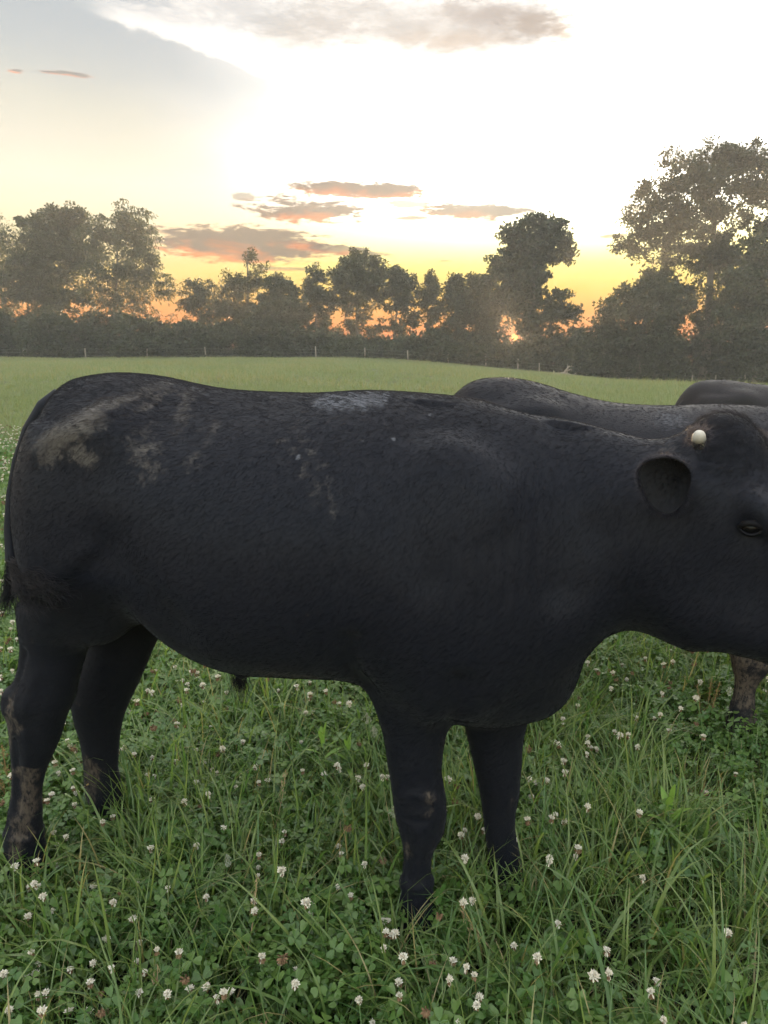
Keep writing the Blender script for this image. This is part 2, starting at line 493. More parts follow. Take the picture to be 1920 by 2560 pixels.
T('small_pale_tree', 497, 88, [(500, 730, 44, 48), (478, 765, 34, 46), (525, 775, 38, 46)], 'small pale open tree just right of the gap in the tree line', group=GT, clumps=60, leaves=70, lsize=.42, spread=.8, droop=.3, seed=4, mat=1, asp=.35, trunk_r=.16)
T('spire_topped_tree', 612, 87, [(622, 640, 26, 26, .45), (645, 665, 30, 18, .5), (585, 712, 42, 36), (630, 708, 48, 34), (560, 765, 45, 50), (620, 780, 70, 50)], 'tree with thin sparse leafy spire on top, beside the ivy-covered tree', group=GT, clumps=95, leaves=70, lsize=.4, spread=.85, seed=5, mat=2, asp=.4, trunk_r=.2, trunk_top=(620, 622))
T('ivy_covered_tree', 700, 84, [(700, 722, 46, 36, 1.6), (700, 775, 52, 60, 1.6), (660, 800, 45, 60, 1.2), (745, 800, 40, 60, 1.1)], 'dense flat-topped ivy-covered tree, the darkest in the middle of the tree line', group=GT, clumps=110, leaves=130, lsize=.36, spread=.8, seed=6, trunk_r=.3)
T('slim_tree', 790, 88, [(789, 700, 24, 30), (775, 735, 28, 34), (805, 752, 40, 40), (790, 800, 40, 40, .6)], 'slim tree between the ivy-covered tree and the domed tree', group=GT, clumps=60, leaves=75, lsize=.42, spread=.75, seed=7, trunk_r=.15)
T('domed_tree', 893, 87, [(895, 658, 48, 36, 1.2), (860, 690, 40, 42), (930, 690, 42, 46), (895, 720, 72, 52), (890, 780, 60, 34, .35)], 'domed tree with sky glowing through its lower branches, mid tree line', group=GT, clumps=130, leaves=80, lsize=.4, spread=.85, seed=8, mat=2, trunk_r=.2)
T('leaning_tree', 985, 89, [(985, 690, 34, 26), (1015, 715, 40, 42), (975, 745, 36, 40, .7), (1020, 770, 36, 40, .5)], 'round-headed tree directly right of the domed tree', group=GT, clumps=70, leaves=80, lsize=.4, spread=.8, seed=9, trunk_r=.17)
T('narrow_tree', 1080, 88, [(1082, 708, 24, 26), (1075, 740, 30, 34), (1090, 780, 30, 36, .6)], 'narrow thin tree fourth to the left of the big lobed tree', group=GT, clumps=55, leaves=75, lsize=.4, spread=.7, seed=10, mat=2, trunk_r=.13)
T('bushy_tree', 1138, 87, [(1140, 705, 24, 22), (1130, 745, 38, 40), (1160, 770, 40, 46)], 'bushy low tree between the narrow thin tree and the dark rounded one', group=GT, clumps=70, leaves=90, lsize=.4, spread=.75, seed=11, trunk_r=.16)
T('rounded_tree', 1196, 86, [(1192, 712, 28, 28, 1.2), (1190, 755, 48, 50, 1.3), (1225, 790, 50, 60, 1.3)], 'dark rounded tree touching the left side of the big lobed tree', group=GT, clumps=90, leaves=110, lsize=.4, spread=.8, seed=12, trunk_r=.2)
T('lobed_tree', 1328, 83, [(1338, 560, 46, 28, .9), (1300, 585, 50, 36), (1385, 590, 48, 38), (1345, 620, 84, 48), (1278, 650, 46, 40), (1415, 635, 30, 34, .9), (1240, 680, 36, 38), (1310, 700, 66, 50), (1270, 745, 66, 50, 1.1), (1330, 780, 56, 50, 1.1), (1400, 745, 38, 34, .7), (1430, 775, 34, 28, .7), (1385, 800, 40, 34, .7), (1335, 690, 46, 60, .8), (1385, 560, 36, 28, .8)], 'big lobed tree standing over the setting sun, right of centre', group=GT, clumps=260, leaves=58, lsize=.5, spread=.8, seed=13, trunk_r=.36, asp=.6, trunk_top=(1340, 600))
T('giant_tree', 1766, 78, [(1800, 395, 70, 38, 1.2), (1870, 392, 60, 34, 1.2), (1735, 440, 62, 40, 1.2), (1680, 470, 44, 34), (1612, 482, 34, 28, 1.1), (1650, 520, 56, 26, .9), (1790, 470, 80, 46), (1880, 470, 74, 60), (1720, 520, 60, 34), (1620, 580, 62, 28, .8), (1590, 630, 44, 28, .7), (1670, 600, 50, 34, .8), (1740, 590, 54, 44, .7), (1830, 570, 60, 50, .55), (1920, 560, 60, 60, .7), (1960, 450, 60, 80), (1670, 660, 50, 34, .6), (1850, 660, 70, 50, .5), (1710, 730, 70, 46, .7), (1820, 740, 66, 60, .7), (1760, 800, 110, 50, .7), (1760, 640, 84, 50, .8), (1825, 650, 66, 50, .8), (1905, 640, 50, 70, .7), (1640, 685, 60, 30, .6), (1700, 400, 50, 30, .5), (1600, 545, 50, 30, .8), (1565, 610, 34, 26, .6), (1690, 560, 50, 36, .8), (1780, 540, 60, 40, .8)], 'giant spreading tree with thick dark trunk at the right edge, tallest of all', group=GT, clumps=450, leaves=80, lsize=.42, spread=.92, seed=14, trunk_r=.62, trunk_top=(1790, 520))
T('low_spreading_tree', 1600, 75, [(1635, 722, 62, 32), (1575, 755, 56, 44), (1520, 790, 40, 42, .8), (1660, 770, 72, 56), (1560, 830, 66, 46, .8), (1640, 850, 70, 50)], 'low spreading tree beneath the left side of the giant tree', group=GT, clumps=170, leaves=85, lsize=.42, spread=.95, seed=15, trunk_r=.26)
T('edge_tree', 1895, 72, [(1905, 640, 44, 56, .7), (1860, 720, 56, 60), (1920, 740, 60, 80), (1850, 810, 72, 60), (1930, 840, 70, 60)], 'leafy tree at the right edge, lower and nearer than the giant tree', group=GT, clumps=150, leaves=85, lsize=.42, spread=.95, seed=16, mat=1, trunk_r=.24)
# hedge bushes under the trees, each a plant of its own
GB = 'bushes of the hedge along the far fence'
BUSH = [(-30, 780, 80), (45, 775, 78), (120, 768, 80), (196, 790, 70), (268, 778, 70), (345, 795, 62), (405, 805, 56), (462, 812, 56), (520, 800, 64), (590, 800, 70), (660, 790, 66), (730, 806, 60),
        (800, 830, 62), (868, 842, 60), (940, 846, 64), (1010, 842, 62), (1085, 838, 64), (1150, 826, 66), (1225, 832, 70), (1310, 846, 60), (1372, 838, 58), (1440, 822, 56), (1500, 828, 60), (1570, 836, 66), (1650, 846, 70), (1735, 852, 66), (1810, 846, 72), (1890, 838, 80), (1965, 830, 80)]
LM = {0: 'below the feathery tree at the left edge', 1: 'below the feathery tree, second from the left edge', 2: 'under the tall dense round tree', 3: 'between the round tree and the drooping tree', 4: 'under the drooping tree', 5: 'on the right foot of the drooping tree', 6: 'in the gap right of the drooping tree', 7: 'under the small pale tree', 8: 'between the small pale tree and the spire-topped tree', 9: 'under the spire-topped tree', 10: 'left at the foot of the ivy-covered tree', 11: 'right at the foot of the ivy-covered tree', 12: 'under the slim tree', 13: 'left of the domed tree trunk', 14: 'right of the domed tree trunk', 15: 'under the round-headed tree', 16: 'under the narrow thin tree', 17: 'under the bushy low tree', 18: 'under the dark rounded tree', 19: 'just right of the low sun', 20: 'below the right lobe of the big lobed tree', 21: 'below the bright gap left of the low spreading tree', 22: 'at the left foot of the low spreading tree', 23: 'under the low spreading tree', 24: 'between the low spreading tree and the giant trunk', 25: 'at the left foot of the giant trunk', 26: 'at the right foot of the giant trunk', 27: 'under the leafy right edge tree', 28: 'at the far right edge past the giant tree'}
for i, (bx, by, rx) in enumerate(BUSH):
    Yb = (84 if bx < 1450 else 78) + 2.0 * math.sin(i * 2.3)
    ry = (896 + (0 if bx < 900 else (bx - 900) * 0.066) - by) / 2
    T('hedge_bush', bx, Yb, [(bx, by + ry * 0.75, rx, ry * 0.8, 1), (bx - rx * .5, by + ry * 1.35, rx * .6, ry * .6, 1), (bx + rx * .5, by + ry * 1.3, rx * .6, ry * .6, 1), (bx, by + ry * 2 - 6, rx * .95, 13, 1.6)],
      'dark leafy hedge bush ' + LM[i], 'bush', GB, clumps=58, leaves=85, lsize=.42, spread=1.0, seed=40 + i, trunk_r=.08, mat=i % 2, fill=.4, understory=0)

# ---------------------------------------------------------------- far fence
m_post, q = material('weathered_post')
co = q.node('ShaderNodeTexCoord').outputs['Object']
finish(q, principled(q, q.mix(q.noise(co, 6.0, 4), (0.16, 0.13, 0.10), (0.30, 0.27, 0.22)), 0.9, 0.2))
m_wire, q = material('fence_wire')
finish(q, principled(q, (0.18, 0.17, 0.16), 0.5, 0.4, Metallic=0.6))
FENCE_PX = [-60, 60, 214, 368, 515, 655, 790, 912, 1020, 1120, 1215, 1296, 1350, 1420, 1491, 1577, 1640, 1677, 1735, 1794, 1870, 1945]
def fence_y(px): return 81.5 - 6.5 * float(sstep(px, 1250, 1950))
pts = []
for p in FENCE_PX:
    Yf = fence_y(p); b = at_depth(p, 890, Yf)
    pts.append(np.array([b[0], Yf, float(ground_z(b[0], Yf))]))
fence = obj('pasture_fence', None, None, tuple(pts[8]))
tag(fence, 'wire fence on weathered wooden posts along the foot of the tree line', 'fence')
fo = pts[8]
pv, pf = tube([(0, 0, -.2), (0, 0, .6), (0.01, 0, 1.18), (0.01, 0, 1.22)], [.075, .07, .066, .045], 7)
pm = mesh('post', pv, pf, [m_post], True)
for i, p in enumerate(pts):
    obj('post', pm, fence, tuple(p - fo), (rad(random.uniform(-3, 3)), rad(random.uniform(-4, 4)), random.uniform(0, 6)), (1, 1, random.uniform(.92, 1.15)))
for h in (0.35, 0.72, 1.05):
    mb = MB(); path = []
    for a, b in zip(pts[:-1], pts[1:]):
        for t in (0, .5): path.append(a + (b - a) * t - fo + np.array([0, -.07, h - (0.03 if t else 0)]))
    mb.add(*tube(path, 0.008, 3, False)); obj('wire', mb.build('wire', [m_wire]), fence)

# ---------------------------------------------------------------- heap of cut limbs by the fence
heap_p = at_depth(1425, 905, 79.5); heap_z = float(ground_z(heap_p[0], 79.5))
heap = obj('brush_heap', None, None, (heap_p[0], 79.5, heap_z))
tag(heap, 'low heap of pale cut limbs at the hedge, right of the sun', 'brush heap')
m_dead, q = material('dead_wood')
co = q.node('ShaderNodeTexCoord').outputs['Object']
finish(q, principled(q, q.mix(q.noise(co, 3.0, 4), (0.20, 0.16, 0.12), (0.36, 0.31, 0.26)), 0.9, 0.2))
for i in range(13):
    a = random.uniform(-.7, .7) + (math.pi if i % 2 else 0); L = random.uniform(1.2, 2.6)
    x0, y0 = random.uniform(-2.0, 2.0), random.uniform(-.6, .6)
    hh = random.uniform(.3, 1.35) * (1 - abs(x0) / 3.2)
    tt = np.linspace(0, 1, 6)
    path = np.stack([x0 + np.cos(a) * L * (tt - .5), y0 + np.sin(a) * L * .6 * (tt - .5), 0.05 + hh * np.sin(tt * math.pi * random.uniform(.5, .9))], 1)
    V, F = tube(path, np.linspace(random.uniform(.12, .2), .05, 6), 6)
    obj('limb', mesh('limb', V, F, [m_dead], True), heap)
# ---------------------------------------------------------------- cattle bodies (implicit surface -> one continuous mesh)
CAM_H, PITCH, FPX = 1.48, math.radians(12.74), 1849.0
CP, SP = math.cos(PITCH), math.sin(PITCH)

def ray(px, py):
    u, v = (px - 960) / FPX, (1280 - py) / FPX
    return np.array([u, CP + v * SP, -SP + v * CP])

def project(P):
    P = np.asarray(P, float)
    y, z = P[..., 1], P[..., 2] - CAM_H
    f = y * CP - z * SP
    return 960 + FPX * P[..., 0] / f, 1280 - FPX * (y * SP + z * CP) / f

HEAD_A = math.radians(10.0)
H_DIR = np.array([math.cos(HEAD_A), -math.sin(HEAD_A)])
L_DIR = np.array([math.sin(HEAD_A), math.cos(HEAD_A)])
BULL_O = np.array([0.105, 1.72])

def to_world(q):
    q = np.asarray(q, float)
    xy = BULL_O + q[..., 0:1] * H_DIR + q[..., 1:2] * L_DIR
    return np.concatenate([xy, q[..., 2:3]], -1)

def on_plane(px, py, l):
    """pixel -> (s, z) on the bull's own vertical plane at lateral offset l"""
    d = ray(px, py)
    n = L_DIR
    t = (BULL_O @ n + l) / (d[0] * n[0] + d[1] * n[1])
    x = d * t
    return float((x[:2] - BULL_O) @ H_DIR), float(CAM_H + x[2])

def smin(a, b, k):
    h = np.clip(0.5 + 0.5 * (b - a) / k, 0, 1)
    return b + (a - b) * h - k * h * (1 - h)

def pch(x, xs, ys):
    """smooth monotone-ish cubic through stations"""
    xs, ys = np.asarray(xs, float), np.asarray(ys, float)
    m = np.zeros_like(ys)
    dl = np.diff(ys) / np.diff(xs)
    m[1:-1] = (dl[:-1] + dl[1:]) / 2
    m[0], m[-1] = dl[0], dl[-1]
    x = np.clip(x, xs[0], xs[-1])
    i = np.clip(np.searchsorted(xs, x, side='right') - 1, 0, len(xs) - 2)
    h = xs[i + 1] - xs[i]
    t = (x - xs[i]) / h
    return ((2*t**3 - 3*t**2 + 1) * ys[i] + (t**3 - 2*t**2 + t) * h * m[i]
            + (-2*t**3 + 3*t**2) * ys[i + 1] + (t**3 - t**2) * h * m[i + 1])

def ell(p, c, r, R=None):
    d = p - np.asarray(c)
    if R is not None:
        d = d @ R.T
    q = d / np.asarray(r)
    k0 = np.sqrt((q * q).sum(-1)) + 1e-9
    k1 = np.sqrt(((q / np.asarray(r)) ** 2).sum(-1)) + 1e-9
    return k0 * (k0 - 1) / k1

def cone(p, a, b, ra, rb):
    a, b = np.asarray(a, float), np.asarray(b, float)
    ab = b - a
    t = np.clip(((p - a) @ ab) / (ab @ ab), 0, 1)
    d = p - (a + t[..., None] * ab)
    return np.sqrt((d * d).sum(-1)) - (ra + (rb - ra) * t)

# torso stations: s, top z, bottom z, half width, lateral centre, exponent
TORSO = [
 (-1.030,1.100, 0.800, 0.045, 0.06, 2.0),
 (-1.012,1.180, 0.740, 0.085, 0.05, 2.0),
 (-0.985,1.268, 0.720, 0.130, 0.03, 2.0),
 (-0.95, 1.334, 0.730, 0.175, 0.02, 2.1),
 (-0.90, 1.386, 0.750, 0.235, 0.005, 2.2),
 (-0.82, 1.408, 0.800, 0.275, 0.00, 2.3),
 (-0.70, 1.406, 0.830, 0.295, 0.00, 2.25),
 (-0.57, 1.384, 0.742, 0.330, 0.00, 2.2),
 (-0.44, 1.370, 0.692, 0.350, 0.00, 2.15),
 (-0.30, 1.366, 0.690, 0.355, 0.00, 2.1),
 (-0.15, 1.374, 0.690, 0.340, 0.00, 2.1),
 (0.00,  1.368, 0.640, 0.305, 0.00, 2.0),
 (0.12,  1.357, 0.590, 0.270, 0.00, 2.0),
 (0.22,  1.328, 0.605, 0.235, -0.01, 2.0),
 (0.32,  1.315, 0.690, 0.200, -0.025, 2.0),
 (0.42,  1.293, 0.840, 0.175, -0.045, 2.0),
 (0.50,  1.274, 0.868, 0.155, -0.065, 2.0),
 (0.58,  1.250, 0.850, 0.130, -0.090, 2.0),
]
# leg outlines traced from the photograph: (left, right, y) in photo pixels, with the plane's lateral offset and lateral half width
def _leg(sc, x0, y0, L, Rr):
    L, Rr = np.array(L, float), np.array(Rr, float)
    ys = np.unique(np.concatenate([L[:, 1], Rr[:, 1]]))
    ys = ys[(ys >= max(L[0, 1], Rr[0, 1])) & (ys <= min(L[-1, 1], Rr[-1, 1]))]
    return [(x0 + sc * np.interp(y, L[:, 1], L[:, 0]), x0 + sc * np.interp(y, Rr[:, 1], Rr[:, 0]), y0 + sc * y) for y in ys]
LEGS = {
 'near_hind': (-0.13, _leg(.3618, 0, 1500,
   [(150,0),(160,200),(168,330),(150,450),(120,560),(70,640),(62,700),(80,800),(90,900),(95,1050),(100,1200),(92,1350),(75,1450),(55,1580),(38,1700),(36,1800),(45,1980)],
   [(760,0),(700,150),(590,330),(560,450),(530,560),(495,690),(440,800),(410,920),(370,1020),(330,1120),(300,1200),(280,1300),(275,1400),(275,1550),(295,1700),(330,1800),(345,1980)]), 0.8),
 'far_hind': (0.13, _leg(.3618, 0, 1500,
   [(600,0),(630,150),(620,300),(590,400),(540,560),(505,700),(530,850),(560,950),(580,1050),(590,1150),(600,1300),(640,1450),(655,1580),(655,1720)],
   [(1240,0),(1160,120),(1085,245),(1040,350),(1000,450),(950,560),(890,680),(850,780),(830,870),(815,1000),(805,1150),(820,1250),(845,1400),(870,1500),(900,1600),(915,1720)]), 0.75),
 'near_fore': (-0.12, _leg(.3617, 850, 1600,
   [(60,0),(150,200),(215,380),(250,480),(298,640),(312,750),(335,900),(365,1050),(385,1200),(410,1300),(435,1400),(440,1500),(425,1650),(410,1750),(393,1850),(380,1950),(375,2060)],
   [(800,0),(790,300),(750,560),(725,680),(712,800),(705,900),(720,1000),(737,1080),(735,1200),(710,1330),(650,1430),(632,1500),(630,1600),(645,1700),(668,1800),(692,1900),(700,2060)]), 0.8),
 'far_fore': (0.055, _leg(.3617, 850, 1600,
   [(840,500),(880,700),(910,820),(940,950),(970,1080),(990,1250),(1005,1400),(1020,1530),(1040,1640),(1050,1740),(1050,1830)],
   [(1310,500),(1275,640),(1262,750),(1255,900),(1245,1050),(1215,1170),(1210,1300),(1230,1400),(1255,1520),(1278,1650),(1295,1740),(1300,1830)]), 0.8),
}
HEAD_P = np.array([0.640, -0.135, 1.278])       # poll, in bull coordinates (s, l, z)
HEAD_YAW, HEAD_PITCH = math.radians(33), math.radians(48)
_fh = np.array([math.cos(HEAD_YAW), -math.sin(HEAD_YAW), 0])
F_AX = math.cos(HEAD_PITCH) * _fh + np.array([0, 0, -math.sin(HEAD_PITCH)])
U_AX = math.sin(HEAD_PITCH) * _fh + np.array([0, 0, math.cos(HEAD_PITCH)])
N_AX = np.array([-math.sin(HEAD_YAW), -math.cos(HEAD_YAW), 0])       # towards the near side of the head
HEAD_R = np.array([F_AX, N_AX, U_AX])
def hp(f, n, u):
    return HEAD_P + f * F_AX + n * N_AX + u * U_AX

def seg_d(p2, poly):
    d = np.full(p2.shape[:-1], 9.0)
    for a, b in zip(poly[:-1], poly[1:]):
        a, b = np.array(a), np.array(b)
        ab = b - a
        t = np.clip(((p2 - a) @ ab) / (ab @ ab), 0, 1)
        q = p2 - (a + t[..., None] * ab)
        d = np.minimum(d, np.sqrt((q * q).sum(-1)))
    return d

def plane_poly(pts, l):
    return [on_plane(x * 1.15732, y * 1.15732, l) for x, y in pts]

def torso_sdf(p, T):
    T = np.array(T)
    s, l, z = p[..., 0], p[..., 1], p[..., 2]
    sc = np.clip(s, T[0, 0], T[-1, 0])
    zt, zb, w, c, n = (pch(sc, T[:, 0], T[:, i]) for i in range(1, 6))
    zc, h = (zt + zb) / 2, (zt - zb) / 2
    # belly a little fuller than the back
    tz = (z - zc) / h
    wz = w * (1 - 0.10 * np.clip(tz, -1, 1))
    f = (np.abs((l - c) / wz) ** n + np.abs(tz) ** n) ** (1 / n) - 1
    d = f * np.minimum(w, h)
    ds = s - sc
    return np.where(ds == 0, d, np.sqrt(np.maximum(d, 0) ** 2 + ds ** 2) + np.minimum(d, 0) * 0)

def leg_sdf(p, leg):
    l0, rows, fl = leg
    S = []
    for a, b, y in rows:
        sa, za = on_plane(a, y, l0)
        sb, zb = on_plane(b, y, l0)
        S.append(((za + zb) / 2, (sa + sb) / 2, abs(sb - sa) / 2))
    S = sorted(S)
    S = np.array([(-0.01, S[0][1], S[0][2])] + [q for q in S if q[0] > 0.0])
    z = np.clip(p[..., 2], S[0, 0], S[-1, 0])
    cs, a = np.interp(z, S[:, 0], S[:, 1]), np.interp(z, S[:, 0], S[:, 2])
    b = np.minimum(a * fl, 0.13)
    f = np.sqrt(((p[..., 0] - cs) / a) ** 2 + ((p[..., 1] - l0) / b) ** 2) - 1
    d = f * np.minimum(a, b)
    dz = p[..., 2] - z
    return np.where(dz == 0, d, np.sqrt(np.maximum(d, 0) ** 2 + dz ** 2))

def grid_part(F, ax, fn, lo, hi, k):
    """smooth-union fn into grid F, only inside the box lo..hi"""
    sl = tuple(slice(max(0, np.searchsorted(a, lo[i])), np.searchsorted(a, hi[i]) + 1) for i, a in enumerate(ax))
    g = np.stack(np.meshgrid(*[a[q] for a, q in zip(ax, sl)], indexing='ij'), -1)
    F[sl] = smin(F[sl], fn(g), k) if k > 0 else np.minimum(F[sl], fn(g))

def surface_nets(F, ax):
    n = F.shape
    inside = F < 0
    c = np.zeros(tuple(m - 1 for m in n), int)
    for dx in (0, 1):
        for dy in (0, 1):
            for dz in (0, 1):
                c += inside[dx:n[0]-1+dx, dy:n[1]-1+dy, dz:n[2]-1+dz]
    act = (c > 0) & (c < 8)
    idx = np.full(act.shape, -1, int)
    I = np.argwhere(act)
    idx[act] = np.arange(len(I))
    acc = np.zeros((len(I), 3)); cnt = np.zeros(len(I))
    corners = [np.array(q) for q in ((0,0,0),(1,0,0),(0,1,0),(1,1,0),(0,0,1),(1,0,1),(0,1,1),(1,1,1))]
    for a in range(8):
        for b in range(a + 1, 8):
            if np.abs(corners[a] - corners[b]).sum() != 1: continue
            A, B = I + corners[a], I + corners[b]
            fa, fb = F[tuple(A.T)], F[tuple(B.T)]
            m = (fa < 0) != (fb < 0)
            t = np.where(m, fa / np.where(m, fa - fb, 1), 0)
            acc += np.where(m[:, None], A + t[:, None] * (B - A), 0); cnt += m
    step = np.array([a[1] - a[0] for a in ax]); org = np.array([a[0] for a in ax])
    V = acc / cnt[:, None] * step + org
    faces = []
    for d in range(3):
        e, g = (d + 1) % 3, (d + 2) % 3
        s0 = [slice(None)] * 3; s1 = [slice(None)] * 3
        s0[d] = slice(0, n[d] - 1); s1[d] = slice(1, n[d])
        a, b = inside[tuple(s0)], inside[tuple(s1)]
        E = np.argwhere(a != b)
        E = E[(E[:, e] > 0) & (E[:, g] > 0) & (E[:, e] < n[e] - 1) & (E[:, g] < n[g] - 1)]
        q = []
        for (u, v) in ((0, 0), (-1, 0), (-1, -1), (0, -1)):
            k = E.copy(); k[:, e] += u; k[:, g] += v
            q.append(idx[tuple(k.T)])
        q = np.stack(q, 1)
        flip = b[tuple(E.T)]
        q[flip] = q[flip][:, ::-1]
        faces.append(q)
    return V, np.concatenate(faces)

def bull_field(res, torso=None, head=True):
    T = torso or TORSO
    ax = [np.arange(-1.24, 1.12 if head else 0.75, res), np.arange(-0.58, 0.47, res), np.arange(-0.03, 1.42, res)]
    g = np.stack(np.meshgrid(*ax, indexing='ij'), -1)
    F = torso_sdf(g, T)
    # hip bones, rump, shoulder, brisket
    for sg in (-1, 1):
        grid_part(F, ax, lambda p: ell(p, (-0.80, sg*0.155, 1.05), (0.175, 0.12, 0.29)), (-1.2, -.5 if sg < 0 else 0, .5), (-.6, 0 if sg < 0 else .5, 1.3), 0.07)
        grid_part(F, ax, lambda p: ell(p, (-0.70, sg*0.215, 1.285), (0.06, 0.045, 0.04)), (-.85, -.45, 1.0), (-.5, .45, 1.35), 0.09)
        grid_part(F, ax, lambda p: ell(p, (0.06, sg*0.195, 0.98), (0.17, 0.095, 0.30)), (-.3, -.45, .4), (.4, .45, 1.3), 0.07)
        grid_part(F, ax, lambda p: ell(p, (0.055, sg*0.155, 0.77), (0.095, 0.08, 0.13)), (-.3, -.45, .3), (.4, .45, 1.0), 0.06)
    grid_part(F, ax, lambda p: cone(p, (0.08, 0, 0.66), (0.25, -0.01, 0.715), 0.085, 0.11), (-.2, -.4, .2), (.6, .4, .9), 0.08)
    grid_part(F, ax, lambda p: cone(p, (-0.40, -0.0, 0.715), (-0.487, -0.01, 0.640), 0.06, 0.016), (-.7, -.2, .5), (-.2, .2, .9), 0.06)
    if head:
        # dewlap and throat
        grid_part(F, ax, lambda p: cone(p, (0.40, -0.05, 0.96), (0.66, -0.20, 0.935), 0.06, 0.06), (.1, -.4, .4), (.9, .2, 1.1), 0.09)
        H = lambda p: p
        lo, hi = HEAD_P - 0.62, HEAD_P + 0.62
        def head_fn(p):
            d = ell(p, hp(0.10, 0, -0.085), (0.17, 0.112, 0.115), HEAD_R)              # cranium
            d = smin(d, ell(p, hp(-0.015, 0, -0.015), (0.075, 0.070, 0.062), HEAD_R), 0.05)  # poll knob
            d = smin(d, cone(p, hp(0.12, 0, -0.09), hp(0.42, 0, -0.085), 0.098, 0.068), 0.05)
            d = smin(d, ell(p, hp(0.45, 0, -0.085), (0.085, 0.085, 0.07), HEAD_R), 0.05)     # muzzle
            for sg in (-1, 1):
                d = smin(d, ell(p, hp(0.14, sg*0.055, -0.19), (0.135, 0.055, 0.11), HEAD_R), 0.05)   # jaw
                d = smin(d, ell(p, hp(0.135, sg*0.095, -0.010), (0.05, 0.026, 0.026), HEAD_R), 0.03)  # brow
                d = smin(d, cone(p, hp(0.03, sg*0.10, -0.085), hp(-0.005, sg*(0.14 if sg < 0 else 0.105), -0.10), 0.032, 0.026), 0.03)  # ear root
            d = smin(d, cone(p, hp(0.16, 0, -0.22), hp(0.42, 0, -0.15), 0.055, 0.045), 0.05)         # lower jaw
            for sg in (-1, 1):
                d = d + 0.016 * np.exp(-((p - hp(0.15, sg*0.118, -0.040)) ** 2).sum(-1) / 0.021 ** 2)   # eye socket
            return d
        grid_part(F, ax, head_fn, lo, hi, 0.075)
        grid_part(F, ax, lambda p: cone(p, (0.46, -0.06, 1.065), hp(0.06, 0, -0.13), 0.165, 0.11), (.2, -.6, .6), (1.0, .3, 1.4), 0.07)
    return F, ax, g

def bull_finish(F, ax, legs=LEGS, grooves=True):
    for k, leg in legs.items():
        l0 = leg[0]
        if k == 'near_hind' or k == 'far_hind':
            lo, hi = (-1.25, l0 - .2, -.05), (-.4, l0 + .2, .95)
        else:
            lo, hi = (-.35, l0 - .22, -.05), (.6, l0 + .22, .85)
        grid_part(F, ax, lambda p: leg_sdf(p, leg), lo, hi, 0.045)
    return F

def bull_coat(name, brown=0.0, bmp=0.06):
    m, q = material(name)
    co = q.node('ShaderNodeTexCoord').outputs['Object']
    d = q.node('ShaderNodeAttribute'); d.attribute_name = 'dust'
    mu = q.node('ShaderNodeAttribute'); mu.attribute_name = 'mud'
    pal = q.node('ShaderNodeAttribute'); pal.attribute_name = 'pale'
    nf = q.noise(co, 55.0, 5, 0.7); nm = q.noise(co, 16.0, 4, 0.6); nb = q.noise(co, 3.0, 3)
    base = q.mix(q.step(nb, 0.35, 0.7), (0.0052, 0.0062, 0.0105), (0.0068, 0.0076, 0.0118))
    base = q.mix(q.step(nf, 0.35, 0.75), base, (0.0085, 0.0090, 0.0128))
    if brown: base = q.mix(brown, base, (0.030, 0.026, 0.024))
    fd = q.mul(q.step(q.add(d.outputs['Fac'], q.mul(q.sub(nf, 0.5), 1.7)), 0.36, 0.95), q.step(nm, 0.25, 0.6))
    base = q.mix(q.mul(fd, 0.75), base, (0.086, 0.077, 0.071))
    mq = q.node('ShaderNodeMapping'); q.put(mq.inputs['Vector'], co); mq.inputs['Scale'].default_value = (1, 1, .35); nk = q.noise(mq.outputs[0], 120.0, 4, 0.7)
    fm = q.mul(q.step(q.add(mu.outputs['Fac'], q.mul(q.sub(nm, 0.5), 2.6)), 0.5, 0.85), q.step(nk, 0.36, 0.58))
    base = q.mix(q.mul(fm, 0.8), base, (0.075, 0.060, 0.050))
    fp = q.step(q.add(pal.outputs['Fac'], q.mul(q.sub(q.noise(q.node('ShaderNodeMapping').outputs[0] if False else co, 90.0, 3), 0.5), 0.9)), 0.35, 0.9)
    base = q.mix(q.mul(fp, 0.6), base, (0.11, 0.115, 0.135))
    # lie of the coat
    mp = q.node('ShaderNodeMapping'); q.put(mp.inputs['Vector'], co); mp.inputs['Scale'].default_value = (26, 26, 9)
    hair = q.noise(mp.outputs[0], 8.0, 4, 0.65)
    nrm = bump(q, q.add(hair, q.mul(nm, 0.8)), bmp, 0.006)
    p = principled(q, base, 0.55, 0.08, nrm)
    n = [x for x in q.nt.nodes if x.bl_idname == 'ShaderNodeBsdfPrincipled'][-1]
    n.inputs['Sheen Weight'].default_value = 0.06 if not brown else 0.0
    n.inputs['Sheen Roughness'].default_value = 0.45
    q.put(n.inputs['Sheen Tint'], (0.75, 0.78, 0.9, 1))
    finish(q, p)
    return m

def hair_material(name, k=1.0, tr=0.10):
    m, q = material(name)
    d = q.node('ShaderNodeAttribute'); d.attribute_name = 'tone'
    base = q.mix(d.outputs['Fac'], (0.0044 * k, 0.0053 * k, 0.0092 * k), (0.075, 0.062, 0.053))
    t_ = q.node('ShaderNodeBsdfTranslucent'); t_.inputs[0].default_value = (0.105, 0.098, 0.108, 1)
    mx = q.node('ShaderNodeMixShader'); mx.inputs[0].default_value = tr
    q.nt.links.new(principled(q, base, 0.5, 0.09), mx.inputs[1]); q.nt.links.new(t_.outputs[0], mx.inputs[2])
    finish(q, mx.outputs[0])
    return m

